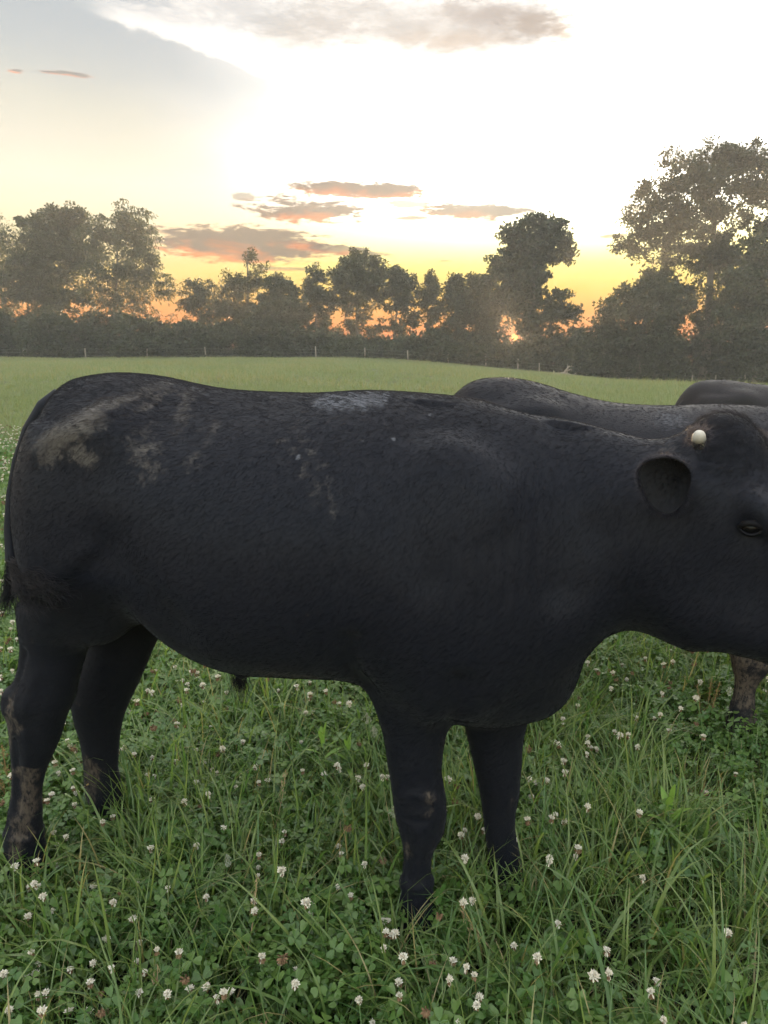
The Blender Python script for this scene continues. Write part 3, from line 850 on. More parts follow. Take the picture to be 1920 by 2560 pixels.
M_COAT = bull_coat('black_coat')
M_COAT2 = bull_coat('dusty_black_coat', 0.10, 0.3)
M_COAT3 = bull_coat('grey_brown_coat', 0.4, 0.4)
m_, q = material('inner_ear')
finish(q, principled(q, (0.0075, 0.0078, 0.0095), 0.8, 0.10))
M_EAR = m_
M_HAIR = hair_material('coat_hair')
M_FRINGE = hair_material('fringe_hair', 2.2, 0.6)
M_HAIR2 = hair_material('dusty_hair', 1.1)

def near_poly(pts, l):      # outline points in 1659-px wide picture coordinates
    return [on_plane(x * 1.15732, y * 1.15732, l) for x, y in pts]

def spots(V, polys):
    out = np.zeros(len(V))
    for pts, l, w, amt, side in polys:
        P = near_poly(pts, l)
        d = seg_d(V[:, [0, 2]], P if len(P) > 1 else [P[0], (P[0][0] + 1e-4, P[0][1])])
        a = amt * np.exp(-(d / w) ** 2)
        if side: a = np.where(V[:, 1] < side, a, 0)
        out = np.maximum(out, a)
    return out

def vnormals(V, Q):
    a, b, c, d = (V[Q[:, i]] for i in range(4))
    n = np.cross(c - a, d - b)
    N = np.zeros_like(V)
    for i in range(4): np.add.at(N, Q[:, i], n)
    return N / (np.linalg.norm(N, axis=1)[:, None] + 1e-12)

def relax(V, Q, it, lam=0.5):
    E = np.concatenate([Q[:, [0, 1]], Q[:, [1, 2]], Q[:, [2, 3]], Q[:, [3, 0]]])
    deg = np.bincount(E.ravel(), minlength=len(V)).astype(float)[:, None]
    for _ in range(it):
        S = np.zeros_like(V)
        for k in range(3):
            S[:, k] = np.bincount(E[:, 0], V[E[:, 1], k], len(V)) + np.bincount(E[:, 1], V[E[:, 0], k], len(V))
        V = V + lam * (S / np.maximum(deg, 1) - V)
    return V

def groove(V, N, pts, l, w, depth, shift=0.0):
    """crease (depth < 0) or fold (depth > 0) along a line on the near flank"""
    P = near_poly(pts, l)
    d = seg_d(V[:, [0, 2]], P)
    k = np.where(V[:, 1] < l * 0.25, 1.0, 0.0)
    return V + N * (depth * np.exp(-(d / w) ** 2) * k)[:, None]

def cattle_hair(V, Q, N, count, length, parent, mat, dustv, seed, rad_mm=0.35, only=None):
    r = np.random.default_rng(seed)
    area = np.linalg.norm(np.cross(V[Q[:, 2]] - V[Q[:, 0]], V[Q[:, 3]] - V[Q[:, 1]]), axis=1)
    w = area * (only(V[Q].mean(1), N[Q].mean(1)) if only is not None else 1.0)
    f = r.choice(len(Q), count, p=w / w.sum())
    uv = r.random((count, 2))
    wq = np.stack([(1 - uv[:, 0]) * (1 - uv[:, 1]), uv[:, 0] * (1 - uv[:, 1]), uv[:, 0] * uv[:, 1], (1 - uv[:, 0]) * uv[:, 1]], 1)
    P = (V[Q[f]] * wq[:, :, None]).sum(1); n = (N[Q[f]] * wq[:, :, None]).sum(1)
    n /= np.linalg.norm(n, axis=1)[:, None] + 1e-9
    dv = (dustv[Q[f]] * wq).sum(1)
    flow = np.array([-0.75, 0, -0.65]) + r.normal(size=(count, 3)) * 0.34
    flow = flow + np.stack([fbm(P, seed, 2, 5.0), fbm(P, seed + 1, 2, 5.0), fbm(P, seed + 2, 2, 5.0)], 1) * 0.3
    flow = flow + r.normal(size=(count, 3)) * (0.7 * sstep(P[:, 0], .55, .62) * sstep(P[:, 2], 1.2, 1.3))[:, None]
    t = flow - (flow * n).sum(1)[:, None] * n
    t /= np.linalg.norm(t, axis=1)[:, None] + 1e-9
    L = (length(P, n) if callable(length) else length) * r.uniform(0.6, 1.3, count)
    lift = 0.28
    s = np.array([0.0, 0.4, 0.75, 1.0])
    pts = P[:, None] - n[:, None] * 0.001 + (n[:, None] * (lift * s * (1 - 0.45 * s))[None, :, None] + t[:, None] * (s ** 1.3)[None, :, None] * 0.85) * np.asarray(L)[:, None, None]
    hc = bpy.data.hair_curves.new('hair')
    hc.add_curves([4] * count)
    hc.attributes['position'].data.foreach_set('vector', pts.astype(np.float32).ravel())
    ra = hc.attributes.get('radius') or hc.attributes.new('radius', 'FLOAT', 'POINT')
    ra.data.foreach_set('value', np.tile(np.array([1.0, 0.85, 0.55, 0.12]) * rad_mm / 1000, count).astype(np.float32))
    ta = hc.attributes.new('tone', 'FLOAT', 'CURVE')
    ta.data.foreach_set('value', np.clip(dv * r.uniform(0.2, 1.2, count), 0, 1).astype(np.float32))
    hc.materials.append(mat)
    o = obj('hair', hc, parent)
    return tag(o, kind='stuff')

def strands(name, roots, dirs, L, seed, parent, mat, rad_mm=0.6, curl=0.25, grav=0.5, n=7, wav=0.10):
    """loose long hair: tail switch, tuft"""
    r = np.random.default_rng(seed); k = len(roots)
    s = np.linspace(0, 1, n)
    wob = r.normal(size=(k, 3)) * curl
    pts = roots[:, None] + (dirs[:, None] * s[None, :, None] + wob[:, None] * (s ** 2)[None, :, None] + np.array([0, 0, -grav]) * (s ** 2)[None, :, None]
          + wav * np.sin(s * 9 + r.uniform(0, 6, (k, 1)))[:, :, None] * r.normal(size=(k, 1, 3)) * s[None, :, None]) * (L * r.uniform(.5, 1.15, k))[:, None, None]
    hc = bpy.data.hair_curves.new(name); hc.add_curves([n] * k)
    hc.attributes['position'].data.foreach_set('vector', pts.astype(np.float32).ravel())
    ra = hc.attributes.get('radius') or hc.attributes.new('radius', 'FLOAT', 'POINT')
    ra.data.foreach_set('value', np.tile(np.linspace(1, .2, n) * rad_mm / 1000, k).astype(np.float32))
    ta = hc.attributes.new('tone', 'FLOAT', 'CURVE'); ta.data.foreach_set('value', np.clip(r.normal(size=k) * .06, 0, 1).astype(np.float32))
    hc.materials.append(mat)
    return tag(obj(name, hc, parent), kind='stuff')

# ---- materials for small parts
m_horn, q = material('horn_bud')
co = q.node('ShaderNodeTexCoord').outputs['Object']
nh = q.noise(co, 60.0, 4)
finish(q, principled(q, q.mix(nh, (0.24, 0.22, 0.19), (0.44, 0.41, 0.37)), 0.6, 0.3, bump(q, nh, 0.4, 0.003)))
m_eye, q = material('dark_eye')
finish(q, principled(q, (0.002, 0.002, 0.0025), 0.25, 0.12))
m_lid, q = material('eyelid_skin')
finish(q, principled(q, (0.004, 0.004, 0.0055), 0.5, 0.07))
m_hoof, q = material('hoof')
finish(q, principled(q, (0.022, 0.019, 0.017), 0.5, 0.4))
m_nose, q = material('wet_nose')
finish(q, principled(q, (0.015, 0.015, 0.017), 0.25, 0.5))

def ear_mesh(root, tip, up, face, L, Wd, dish=0.03):
    """cupped ear: from root to tip, wide along `up`, hollow side towards `face`"""
    root, tip, up, face = (np.asarray(a, float) for a in (root, tip, up, face))
    ax = (tip - root); ax /= np.linalg.norm(ax)
    up = up - (up @ ax) * ax; up /= np.linalg.norm(up)
    nrm = np.cross(ax, up)
    if nrm @ face < 0: nrm = -nrm
    nu, nv = 16, 15
    V = []
    for side in (1, -1):
        for i in range(nu):
            s = i / (nu - 1)
            wd = Wd * (0.24 + 0.76 * math.sin(math.pi * min(1, 0.14 + 0.86 * s) ** 0.95) ** 0.62) if s < 1 else 0.0
            wd = Wd * max(0.0, (math.sin(math.pi * (0.10 + 0.88 * s ** 0.9))) ** 0.55) if s > 0 else Wd * 0.5
            sag = -0.012 * s * s
            for j in range(nv):
                t = 2 * j / (nv - 1) - 1
                c = dish * (1 - t * t) * math.sin(math.pi * (0.15 + 0.75 * s)) * (1 - 0.3 * s)
                th = 0.004 * (1 - abs(t) ** 3) * (1 - s ** 4)
                V.append(root + ax * L * s + up * (wd * t + sag) - nrm * (c + (0.0 if side == 1 else th + 0.0005)))
    F = []
    for sd in (0, 1):
        o0 = sd * nu * nv
        for i in range(nu - 1):
            for j in range(nv - 1):
                f = (o0 + i * nv + j, o0 + (i + 1) * nv + j, o0 + (i + 1) * nv + j + 1, o0 + i * nv + j + 1)
                F.append(f if sd else f[::-1])
    n2 = nu * nv
    rim = [i * nv for i in range(nu)] + [(nu - 1) * nv + j for j in range(1, nv)] + [i * nv + nv - 1 for i in range(nu - 2, -1, -1)]
    for a, b in zip(rim[:-1], rim[1:]): F.append((a, b, b + n2, a + n2))
    return np.array(V), F, np.array([V[i] for i in rim]), ax, nrm

def big_ear():
    """the near ear, outline as the photograph shows it, cupped away from the viewer"""
    O = np.array([(772, 930), (690, 830), (580, 772), (450, 755), (290, 782), (200, 850), (166, 945), (190, 1060), (250, 1205), (335, 1330), (440, 1400), (540, 1400), (640, 1330), (720, 1210), (770, 1070)], float)
    O = O * .217 + np.array([1560, 980])
    k = len(O); n = 45; u = np.arange(n) / n * k; i = u.astype(int); f = (u - i)[:, None]
    p0, p1, p2, p3 = (O[(i + d) % k] for d in (-1, 0, 1, 2))
    R = .5 * (2 * p1 + (p2 - p0) * f + (2 * p0 - 5 * p1 + 4 * p2 - p3) * f ** 2 + (3 * p1 - p0 - 3 * p2 + p3) * f ** 3)
    C = np.array([1690.0, 1200.0])
    l0 = hp(0.0, 0.13, -0.1)[1]
    def pos(px, r):
        w = (1725 - px[0]) / 130.0
        l = l0 - 0.062 - 0.040 * w + 0.034 * (1 - r ** 2.2)
        return to_local_px(px[0], px[1], l)
    rings = [0.04, .2, .38, .55, .7, .82, .92, 1.0]
    V = [pos(C + (R[j] - C) * r, r) for r in rings for j in range(n)]
    V = np.array(V); m = len(rings)
    vw = CAM_L - V.mean(0); vw /= np.linalg.norm(vw)
    back = V - vw * (0.006 + 0.004 * (1 - np.repeat(rings, n)))[:, None]
    back[-n:] = V[-n:] - vw * .002
    F = []
    for o0, fl_ in ((0, False), (m * n, True)):
        for a in range(m - 1):
            for j in range(n):
                q4 = (o0 + a * n + j, o0 + a * n + (j + 1) % n, o0 + (a + 1) * n + (j + 1) % n, o0 + (a + 1) * n + j)
                F.append(q4[::-1] if fl_ else q4)
        F.append(tuple(o0 + j for j in range(n))[::-1] if not fl_ else tuple(o0 + j for j in range(n)))
    for j in range(n): F.append(((m - 1) * n + j, (m - 1) * n + (j + 1) % n, (2 * m - 1) * n + (j + 1) % n, (2 * m - 1) * n + j))
    VV = np.concatenate([V, back])
    rim = V[-n:]
    rim = rim[[j for j in range(n) if R[j][0] < 1722]]
    return VV, F, rim, vw, V[:3 * n]

def make_bull(name, label, res, coat, hairmat, hair_n, loc, rotz, scale, group, full=True, dust=None, seed=0, parts=True, torso=None):
    F, ax, _ = bull_field(res, torso)
    F = bull_finish(F, ax)
    V, Q = surface_nets(F, ax)
    V = relax(V, Q, 4 if full else 2, 0.5)
    N = vnormals(V, Q)
    if full:
        # folds and creases the photograph shows on the near side
        V = groove(V, N, [(222, 1172), (185, 1205), (150, 1240), (112, 1268), (80, 1275)], -.24, .022, 0.007)
        V = groove(V, N, [(240, 1190), (200, 1228), (165, 1262), (125, 1292), (85, 1302)], -.24, .034, -0.008)
        V = groove(V, N, [(792, 1500), (775, 1440), (772, 1390), (780, 1350)], -.22, .022, -0.016)
        V = groove(V, N, [(965, 1590), (985, 1520), (1000, 1450)], -.20, .032, -0.020)
        V = groove(V, N, [(395, 1330), (330, 1270), (285, 1215), (262, 1170)], -.26, .055, -0.018)
        for k, (x0, y0, y1) in enumerate([(985, 1150, 1290), (1012, 1165, 1310), (1040, 1160, 1320), (1068, 1150, 1310), (1096, 1150, 1290), (1125, 1130, 1270), (1160, 1110, 1240)]):
            V = groove(V, N, [(x0, y0), (x0 + 5, (y0 + y1) / 2), (x0 - 4, y1)], -.22, .010, -0.0026 + 0.0012 * (k % 2))
        V = groove(V, N, [(1225, 960), (1240, 1050), (1238, 1150), (1215, 1260)], -.2, .055, -0.020)
        V = groove(V, N, [(1385, 1370), (1330, 1250), (1310, 1150)], -.2, .05, -0.018)
        V = groove(V, N, [(325, 822), (250, 880), (180, 925), (110, 965)], -.2, .03, 0.010)
        V = groove(V, N, [(905, 900), (880, 1000), (890, 1120), (930, 1230)], -.25, .045, -0.011)
        V = groove(V, N, [(1150, 905), (1120, 1000), (1075, 1080)], -.2, .05, 0.010)
        for x0 in (480, 545, 610, 675, 740, 805):
            V = groove(V, N, [(x0, 960), (x0 - 22, 1080), (x0 - 18, 1210)], -.33, .024, 0.002)
        V = groove(V, N, [(300, 850), (345, 880), (395, 940)], -.2, .03, -0.006)
        # joints, tendons
        for P_, l_, w_, d_ in (([(884, 1765), (886, 1820), (882, 1880)], -.12, .007, -.006), ([(912, 1770), (908, 1840)], -.12, .008, .004), ([(872, 1700), (900, 1690), (940, 1705)], -.12, .012, .006), ([(880, 1745), (925, 1750)], -.12, .009, -.005),
                               ([(48, 1500), (62, 1450), (85, 1390)], -.13, .012, -.009), ([(30, 1520), (34, 1490)], -.13, .016, .007), ([(60, 1580), (58, 1660), (52, 1740)], -.13, .008, -.006), ([(85, 1560), (78, 1640)], -.13, .010, .004), ([(25, 1790), (75, 1800)], -.13, .012, .006),
                               ([(865, 1900), (940, 1905)], -.12, .012, .006), ([(110, 1440), (90, 1500)], -.13, .016, .006)):
            V = groove(V, N, P_, l_, w_, d_)
        for yy in (935, 955, 970, 985, 1005):
            V = groove(V, N, [(1520, yy), (1560, yy + 6), (1600, yy + 2)], -.2, .006, 0.0035)
    V = V + N * (fbm(V, 3, 3, 9.0) * 0.0022)[:, None]
    N = vnormals(V, Q)
    root = obj(name, None, None, loc, (0, 0, rotz), scale)
    root.empty_display_size = 0.3
    tag(root, label, 'bull' if full else 'cow', group)
    me = mesh('body', V, Q, [coat], True)
    if full:
        dv = spots(V, [([(330, 816), (255, 872), (185, 920)], -.2, .020, .75, -.02), ([(205, 900), (150, 940), (115, 965)], -.24, .045, 1.0, -.02), ([(165, 955), (215, 985)], -.24, .03, .8, -.02),
                       ([(345, 860), (372, 930)], -.24, .03, .62, -.02), ([(300, 960), (335, 1010)], -.26, .05, .62, -.02), ([(430, 930), (410, 1000)], -.28, .03, .55, -.02), ([(320, 850), (300, 880)], -.2, .02, .7, -.02),
                       ([(610, 950), (700, 1070)], -.3, .06, .42, -.02), ([(720, 1100)], -.3, .04, .45, -.02), ([(590, 1425), (690, 1450)], -.2, .022, .62, -.02),
                       ([(1450, 985), (1425, 1010)], -.2, .03, .55, 0), ([(1510, 895), (1570, 885), (1620, 900)], -.1, .02, .5, 0)])
        mv = spots(V, [([(55, 1500), (40, 1560), (30, 1640), (28, 1700)], -.13, .022, .95, -.02), ([(75, 1650), (72, 1720), (60, 1790), (52, 1830)], -.13, .028, 1.0, -.02), ([(62, 1480), (70, 1560)], -.13, .02, .6, -.02),
                       ([(935, 1700), (925, 1730)], -.12, .02, .62, -.02), ([(885, 1780), (880, 1850)], -.12, .012, .55, -.02)])
        mv2 = spots(V, [([(200, 1640), (222, 1680), (205, 1740)], .13, .045, .95, 0), ([(205, 1370), (200, 1430), (195, 1500)], .13, .016, .55, 0), ([(1105, 1640), (1100, 1720)], .055, .02, .6, 0)])
        mv = np.where(V[:, 1] > 0.02, mv2, mv)
        pv = spots(V, [([(690, 866), (820, 862)], -.10, .022, .95, .1), ([(715, 875), (800, 878)], -.15, .025, .6, .1), ([(600, 1430), (650, 1440)], -.2, .012, .5, -.02),
                       ([(767, 965)], -.3, .003, 1.5, -.02), ([(830, 963)], -.3, .0035, 1.9, -.02), ([(633, 990), (628, 1000)], -.3, .0028, 1.4, -.02), ([(915, 905)], -.2, .003, 1.3, -.02)])
    else:
        base = 0.04 + 0.20 * sstep(V[:, 2], 1.15, 1.36)
        dv = base * (0.6 + 0.7 * fbm(V, seed + 9, 3, 5.0)); mv = 0.95 * sstep(V[:, 2], .75, .3) * (0.8 + 0.3 * fbm(V, seed + 5, 2, 8.0)); pv = np.zeros(len(V))
        if dust is not None: pv = dust(V)
    fattr(me, 'dust', dv); fattr(me, 'mud', mv); fattr(me, 'pale', pv)
    obj('body', me, root)
    tone = np.clip(np.maximum(sstep(dv, .3, .9) * .7, sstep(mv, .4, .9) * .75), 0, 1) + np.clip(V[:, 2] - 1.2, 0, .2) * 0.6
    tone = np.clip(tone * (0.75 + 0.75 * fbm(V, 9, 3, 45.0)), 0, 1)
    cattle_hair(V, Q, N, hair_n, lambda P, n: 0.013 + 0.006 * sstep(P[:, 2], 1.25, 1.38) + 0.022 * sstep(P[:, 0], .55, .62) * sstep(P[:, 2], 1.2, 1.3), root, hairmat, tone, 5 + seed, 0.24 if full else 0.5,
                (lambda P, n: np.where(n[:, 1] < 0.35, 1.0, 0.35)) if full else None)
    # ears, horn buds, eyes
    for sg, nm in ((1, 'ear'), (-1, 'ear')):
        if sg == 1 and full:
            eV, eF, rim, en, inner = big_ear()
            ea = None
        else:
            rt = hp(-0.005, sg * 0.105, -0.07); tp = hp(-0.01, sg * 0.255, -0.055)
            if full: tp = hp(0, -.30, -.045); rt = hp(-.005, -.10, -.06)
            ln = np.linalg.norm(tp - rt)
            eV, eF, rim, ea, en = ear_mesh(rt, tp, U_AX * .6 + np.array([0, 0, 1.0]), _fh, ln, 0.052)
        eo = mesh('ear', eV, eF, [coat], True)
        if sg == 1 and full: eo.materials[0] = M_EAR
        for a in ('dust', 'mud', 'pale'): fattr(eo, a, np.zeros(len(eV)))
        eob = obj('ear', eo, root)
        rr = np.random.default_rng(3); k = 2600 if full else 500
        ii = rr.integers(0, len(rim) - 1, k); tt_ = rr.random((k, 1))
        roots = rim[ii] * (1 - tt_) + rim[ii + 1] * tt_
        cen = eV.mean(0)
        dd = roots - cen; dd /= np.linalg.norm(dd, axis=1)[:, None]
        dd = dd * .55 + en * rr.uniform(-.5, .7, (k, 1)) + rr.normal(size=(k, 3)) * .25
        if full and sg == 1:
            k2 = 900; F4 = rr.integers(0, len(inner) , k2)
            fr = eV[rr.integers(0, len(eV) // 2, k2)]
            d2 = (fr - eV[:45].mean(0)); d2 /= np.linalg.norm(d2, axis=1)[:, None] + 1e-9
            strands('ear_hair', fr, d2 * .8 + en * .5 + rr.normal(size=(k2, 3)) * .3, .014, 14, eob, M_HAIR, .3, .2, .2, 5)
        strands('ear_fringe', roots, dd, 0.014, 4, eob, M_FRINGE, 0.30, 0.2, 0.15, 4)
    for sg in ((1,) if full else (1, -1)):
        c = (to_local_px(1748, 1090, hp(0.0, 0.1, 0.0)[1] - 0.02) if full and sg == 1 else hp(0.005, sg * 0.105, 0.01))
        ax3 = N_AX * sg * .5 + np.array([0, -.7 if sg == 1 else .1, .55]); ax3 /= np.linalg.norm(ax3)
        hv, hf = tube([c - ax3 * .045, c - ax3 * .02, c - ax3 * .004, c + ax3 * .005, c + ax3 * .0105, c + ax3 * .013], [.0130, .0129, .0124, .0106, .0070, .002], 16)
        hv = hv + fbm(hv, 4, 2, 90.0)[:, None] * .0008
        if full:
            rr = np.random.default_rng(6); k = 420; a_ = rr.random(k) * 6.283
            e1 = np.cross(ax3, [0, 0, 1.0]); e1 /= np.linalg.norm(e1); e2 = np.cross(ax3, e1)
            rad_ = np.cos(a_)[:, None] * e1 + np.sin(a_)[:, None] * e2
            strands('poll_tuft', c - ax3 * .010 + rad_ * rr.uniform(.0125, .02, (k, 1)), rad_ * .5 + ax3 * .75 + rr.normal(size=(k, 3)) * .3, .017, 16, root, M_FRINGE, .32, .2, .2, 5)
        obj('horn_bud', mesh('horn_bud', hv, hf, [m_horn], True), root)
    for sg in (1, -1):
        c = to_local_px(1877, 1318, hp(0.15, 0.108, -0.04)[1]) if full and sg == 1 else hp(0.15, sg * 0.096, -0.045)
        if full and sg == 1:
            d = c - CAM_L; t0 = ray_hit(V, N, CAM_L, d)
            if t0 is not None: c = t0 + d / np.linalg.norm(d) * 0.012
        look = (CAM_L - c) if sg == 1 and full else N_AX * sg
        look = look / np.linalg.norm(look) * .7 + N_AX * sg * .3 + F_AX * .15; look /= np.linalg.norm(look)
        side = np.cross(look, np.array([0, 0, 1.0])); side /= np.linalg.norm(side); upv = np.cross(side, look)
        th, ph = np.meshgrid(np.linspace(0, 2 * np.pi, 25)[:-1], np.linspace(0, np.pi, 13), indexing='ij')
        S = np.stack([np.sin(ph) * np.cos(th), np.sin(ph) * np.sin(th), np.cos(ph)], -1).reshape(-1, 3) * .0185
        EV = c + S[:, :1] * side + S[:, 1:2] * upv + S[:, 2:] * look
        EF = [(i * 13 + j, ((i + 1) % 24) * 13 + j, ((i + 1) % 24) * 13 + j + 1, i * 13 + j + 1) for i in range(24) for j in range(12)]
        eo = obj('eye', mesh('eye', EV, EF, [m_eye], True), root)
        # lids: almond rims above and below
        for s2, nm, hgt, r0 in ((1, 'upper_eyelid', .0105, .0070), (-1, 'lower_eyelid', .0120, .0034)):
            t = np.linspace(-1, 1, 15)
            path = c + side[None] * (t * .0215)[:, None] + upv[None] * (s2 * hgt * (1 - t * t) - .003 * t * 0)[:, None] + look[None] * (.0165 * np.sqrt(np.maximum(0, 1 - (t * .78) ** 2)) - .001)[:, None]
            lv, lf = tube(path, r0 * (1 - .55 * t ** 2), 8)
            obj(nm, mesh(nm, lv, lf, [m_lid], True), eo)
    # cloven hooves
    for lg in LEGS.values():
        l0, rows, _f = lg
        zs = [(on_plane((a + b) / 2, y, l0), (b - a)) for a, b, y in rows]
        sc = min(zs, key=lambda c: abs(c[0][1] - .05))[0][0]
        for sd in (-1, 1):
            c = np.array([sc + .004, l0 + sd * .021, 0.0])
            hv, hf = tube([c + (-.012, 0, .085), c + (-.004, 0, .06), c + (.006, 0, .03), c + (.016, 0, .004), c + (.018, 0, -.01)], [.022, .026, .029, .032, .032], 12)
            obj('hoof', mesh('hoof', hv, hf, [m_hoof], True), root)
    if parts:
        # tail and its switch
        pts = ([(150, 990, .0), (112, 1018, -.01), (76, 1078, -.02), (48, 1155, -.03), (31, 1240, -.05), (25, 1320, -.07), (27, 1395, -.09), (36, 1450, -.13)])
        path = np.array([np.array([*on_plane(x, y, l), l])[[0, 2, 1]] for x, y, l in pts])
        if not full: path = path + np.array([.03, 0, -.045])
        tv, tf = tube(path, [.022, .022, .021, .018, .016, .015, .014, .010], 10)
        to = mesh('tail', tv, tf, [coat], True)
        for a in ('dust', 'mud', 'pale'): fattr(to, a, np.zeros(len(tv)))
        tl = obj('tail', to, root)
        rr = np.random.default_rng(8); k = 800
        tt_ = rr.random(k) ** .7
        seg = np.array([np.array([*on_plane(x, y, -.17), -.17])[[0, 2, 1]] for x, y in ((24, 1395), (32, 1440), (42, 1466))])
        pp = np.stack([np.interp(tt_, [0, .5, 1], seg[:, i]) for i in range(3)], 1) + rr.normal(size=(k, 3)) * .006
        right = np.array([np.array([*on_plane(x, y, -.40), -.40])[[0, 2, 1]] for x, y in ((140, 1462),)])[0]
        down = np.array([np.array([*on_plane(x, y, -.16), -.16])[[0, 2, 1]] for x, y in ((8, 1515),)])[0]
        mid = np.array([np.array([*on_plane(x, y, -.38), -.38])[[0, 2, 1]] for x, y in ((85, 1508),)])[0]
        pick = rr.random(k)
        tg = np.where((pick < .45)[:, None], right, np.where((pick < .72)[:, None], mid, down))
        strands('tail_switch', pp, tg - pp + rr.normal(size=(k, 3)) * .012, 1.0, 9, tl, M_HAIR, .8, .012, .02, 9, .012)
        # sheath tuft
        c = np.array([-.489, -.01, .628])
        roots = c + rr.normal(size=(220, 3)) * .010
        strands('belly_tuft', roots, np.tile([0.05, 0, -1.0], (220, 1)) + rr.normal(size=(220, 3)) * .3, .035, 12, root, M_HAIR, .5, .2, .2, 5)
    return root

def to_local_px(px, py, l):
    s, z = on_plane(px, py, l)
    return np.array([s, l, z])

CAM_L = np.array([(-BULL_O) @ H_DIR, (-BULL_O) @ L_DIR, CAM_H])
def ray_hit(V, N, o, d):
    d = d / np.linalg.norm(d)
    w = V - o; t = w @ d
    off = np.linalg.norm(w - t[:, None] * d, axis=1)
    k = off < 0.012
    return o + d * t[k].min() if k.any() else None

T2 = [(s, zt - 0.060 * float(sstep(s, -.85, -.35)), zb, w, c, n) for s, zt, zb, w, c, n in TORSO]
GC = 'black cattle in the pasture'
make_bull('bull', 'big black bull filling the frame, with mud on its rump and one pale horn bud', 0.0085, M_COAT, M_HAIR, 260000,
          (BULL_O[0], BULL_O[1], 0), -HEAD_A, (1, 1, 1), GC)
_s = np.array([1.18, 1.0, 0.966])
make_bull('cow', 'black cow with dusty rump standing right behind the big bull, its head out of frame', 0.016, M_COAT2, M_HAIR2, 60000,
          (1.37, 2.67, 0), -rad(9), tuple(_s), GC, full=False, seed=20, parts=True, dust=lambda V: 0.55 * np.exp(-(((V[:, 0] + .30) / .10) ** 2 + ((V[:, 2] - 1.27) / .05) ** 2)), torso=T2)
make_bull('cow', 'grey-brown dusty cow farthest back, only its back showing at the right edge', 0.018, M_COAT3, M_HAIR2, 30000,
          (2.95, 4.75, 0), -rad(4), (1.05, 1.0, 0.895), GC, full=False, seed=31, parts=True)

# ---------------------------------------------------------------- grass and clover
def grass_mat(name, ca, cb, cd, trans):
    m, q = material(name)
    t = q.node('ShaderNodeAttribute'); t.attribute_name = 'tint'
    r = q.node('ShaderNodeObjectInfo').outputs['Random']
    f = t.outputs['Fac']
    x = q.m('FRACT', q.add(f, q.mul(r, 3.7)))
    base = q.mix(x, ca, cb)
    dry = q.node('ShaderNodeAttribute'); dry.attribute_name = 'dry'
    base = q.mix(dry.outputs['Fac'], base, cd)
    p = principled(q, base, 0.36, 0.5)
    tr = q.node('ShaderNodeBsdfTranslucent'); q.put(tr.inputs[0], q.mix(1.0, base, (1.2, 1.25, 0.6), 'MULTIPLY'))
    mx = q.node('ShaderNodeMixShader'); mx.inputs[0].default_value = trans
    q.nt.links.new(p, mx.inputs[1]); q.nt.links.new(tr.outputs[0], mx.inputs[2])
    finish(q, mx.outputs[0])
    return m
M_GRASS = grass_mat('grass_blade', (0.070, 0.142, 0.044), (0.168, 0.218, 0.070), (0.30, 0.24, 0.12), 0.5)
M_CLOVER = grass_mat('clover_leaf', (0.056, 0.128, 0.030), (0.120, 0.195, 0.046), (0.18, 0.16, 0.06), 0.45)
M_MEADOW = grass_mat('meadow_grass', (0.116, 0.158, 0.072), (0.192, 0.212, 0.112), (0.22, 0.19, 0.09), 0.5)

def blade(r, base, L, w, az, lean, curl, n=6, twist=0.6):
    s = np.linspace(0, 1, n)
    ang = lean + curl * s ** 1.5
    dx = np.concatenate([[0], np.cumsum(np.sin((ang[:-1] + ang[1:]) / 2))]) / (n - 1) * L
    dz = np.concatenate([[0], np.cumsum(np.cos((ang[:-1] + ang[1:]) / 2))]) / (n - 1) * L
    c, sn = math.cos(az), math.sin(az)
    P = np.stack([base[0] + dx * c, base[1] + dx * sn, base[2] + dz], 1)
    ta = az + math.pi / 2 + twist * r.normal() * s
    W = (w * (1 - s ** 2.2) * (0.65 + 0.35 * np.minimum(1, s * 5)))[:, None] / 2
    sd = np.stack([np.cos(ta), np.sin(ta), 0.15 * r.normal() * np.ones(n)], 1)
    V = np.concatenate([P - sd * W, P + sd * W])
    F = np.array([(i, i + 1, n + i + 1, n + i) for i in range(n - 1)])
    return V, F

def tuft_mesh(name, seed, nb, Lr, wr, spread, lean, curl, mat, dry=0.06, n=6):
    r = np.random.default_rng(seed)
    Vs, Fs, T, D, k = [], [], [], [], 0
    for b in range(nb):
        rr = spread * math.sqrt(r.random()); a = r.uniform(0, 6.28)
        V, F = blade(r, (rr * math.cos(a), rr * math.sin(a), -.01), r.uniform(*Lr), r.uniform(*wr), a + r.normal() * 1.0, abs(r.normal()) * lean, r.uniform(*curl), n)
        Vs.append(V); Fs.append(F + k); k += len(V)
        T.append(np.full(len(V), r.random())); isd = r.random() < dry
        s = np.tile(np.linspace(0, 1, n), 2)
        D.append(np.where(isd, 0.9, 0.75 * (s > .85) * (r.random() < .2)) + 0 * s)
    me = mesh(name, np.concatenate(Vs), np.concatenate(Fs), [mat], True)
    fattr(me, 'tint', np.concatenate(T)); fattr(me, 'dry', np.concatenate(D))
    return me

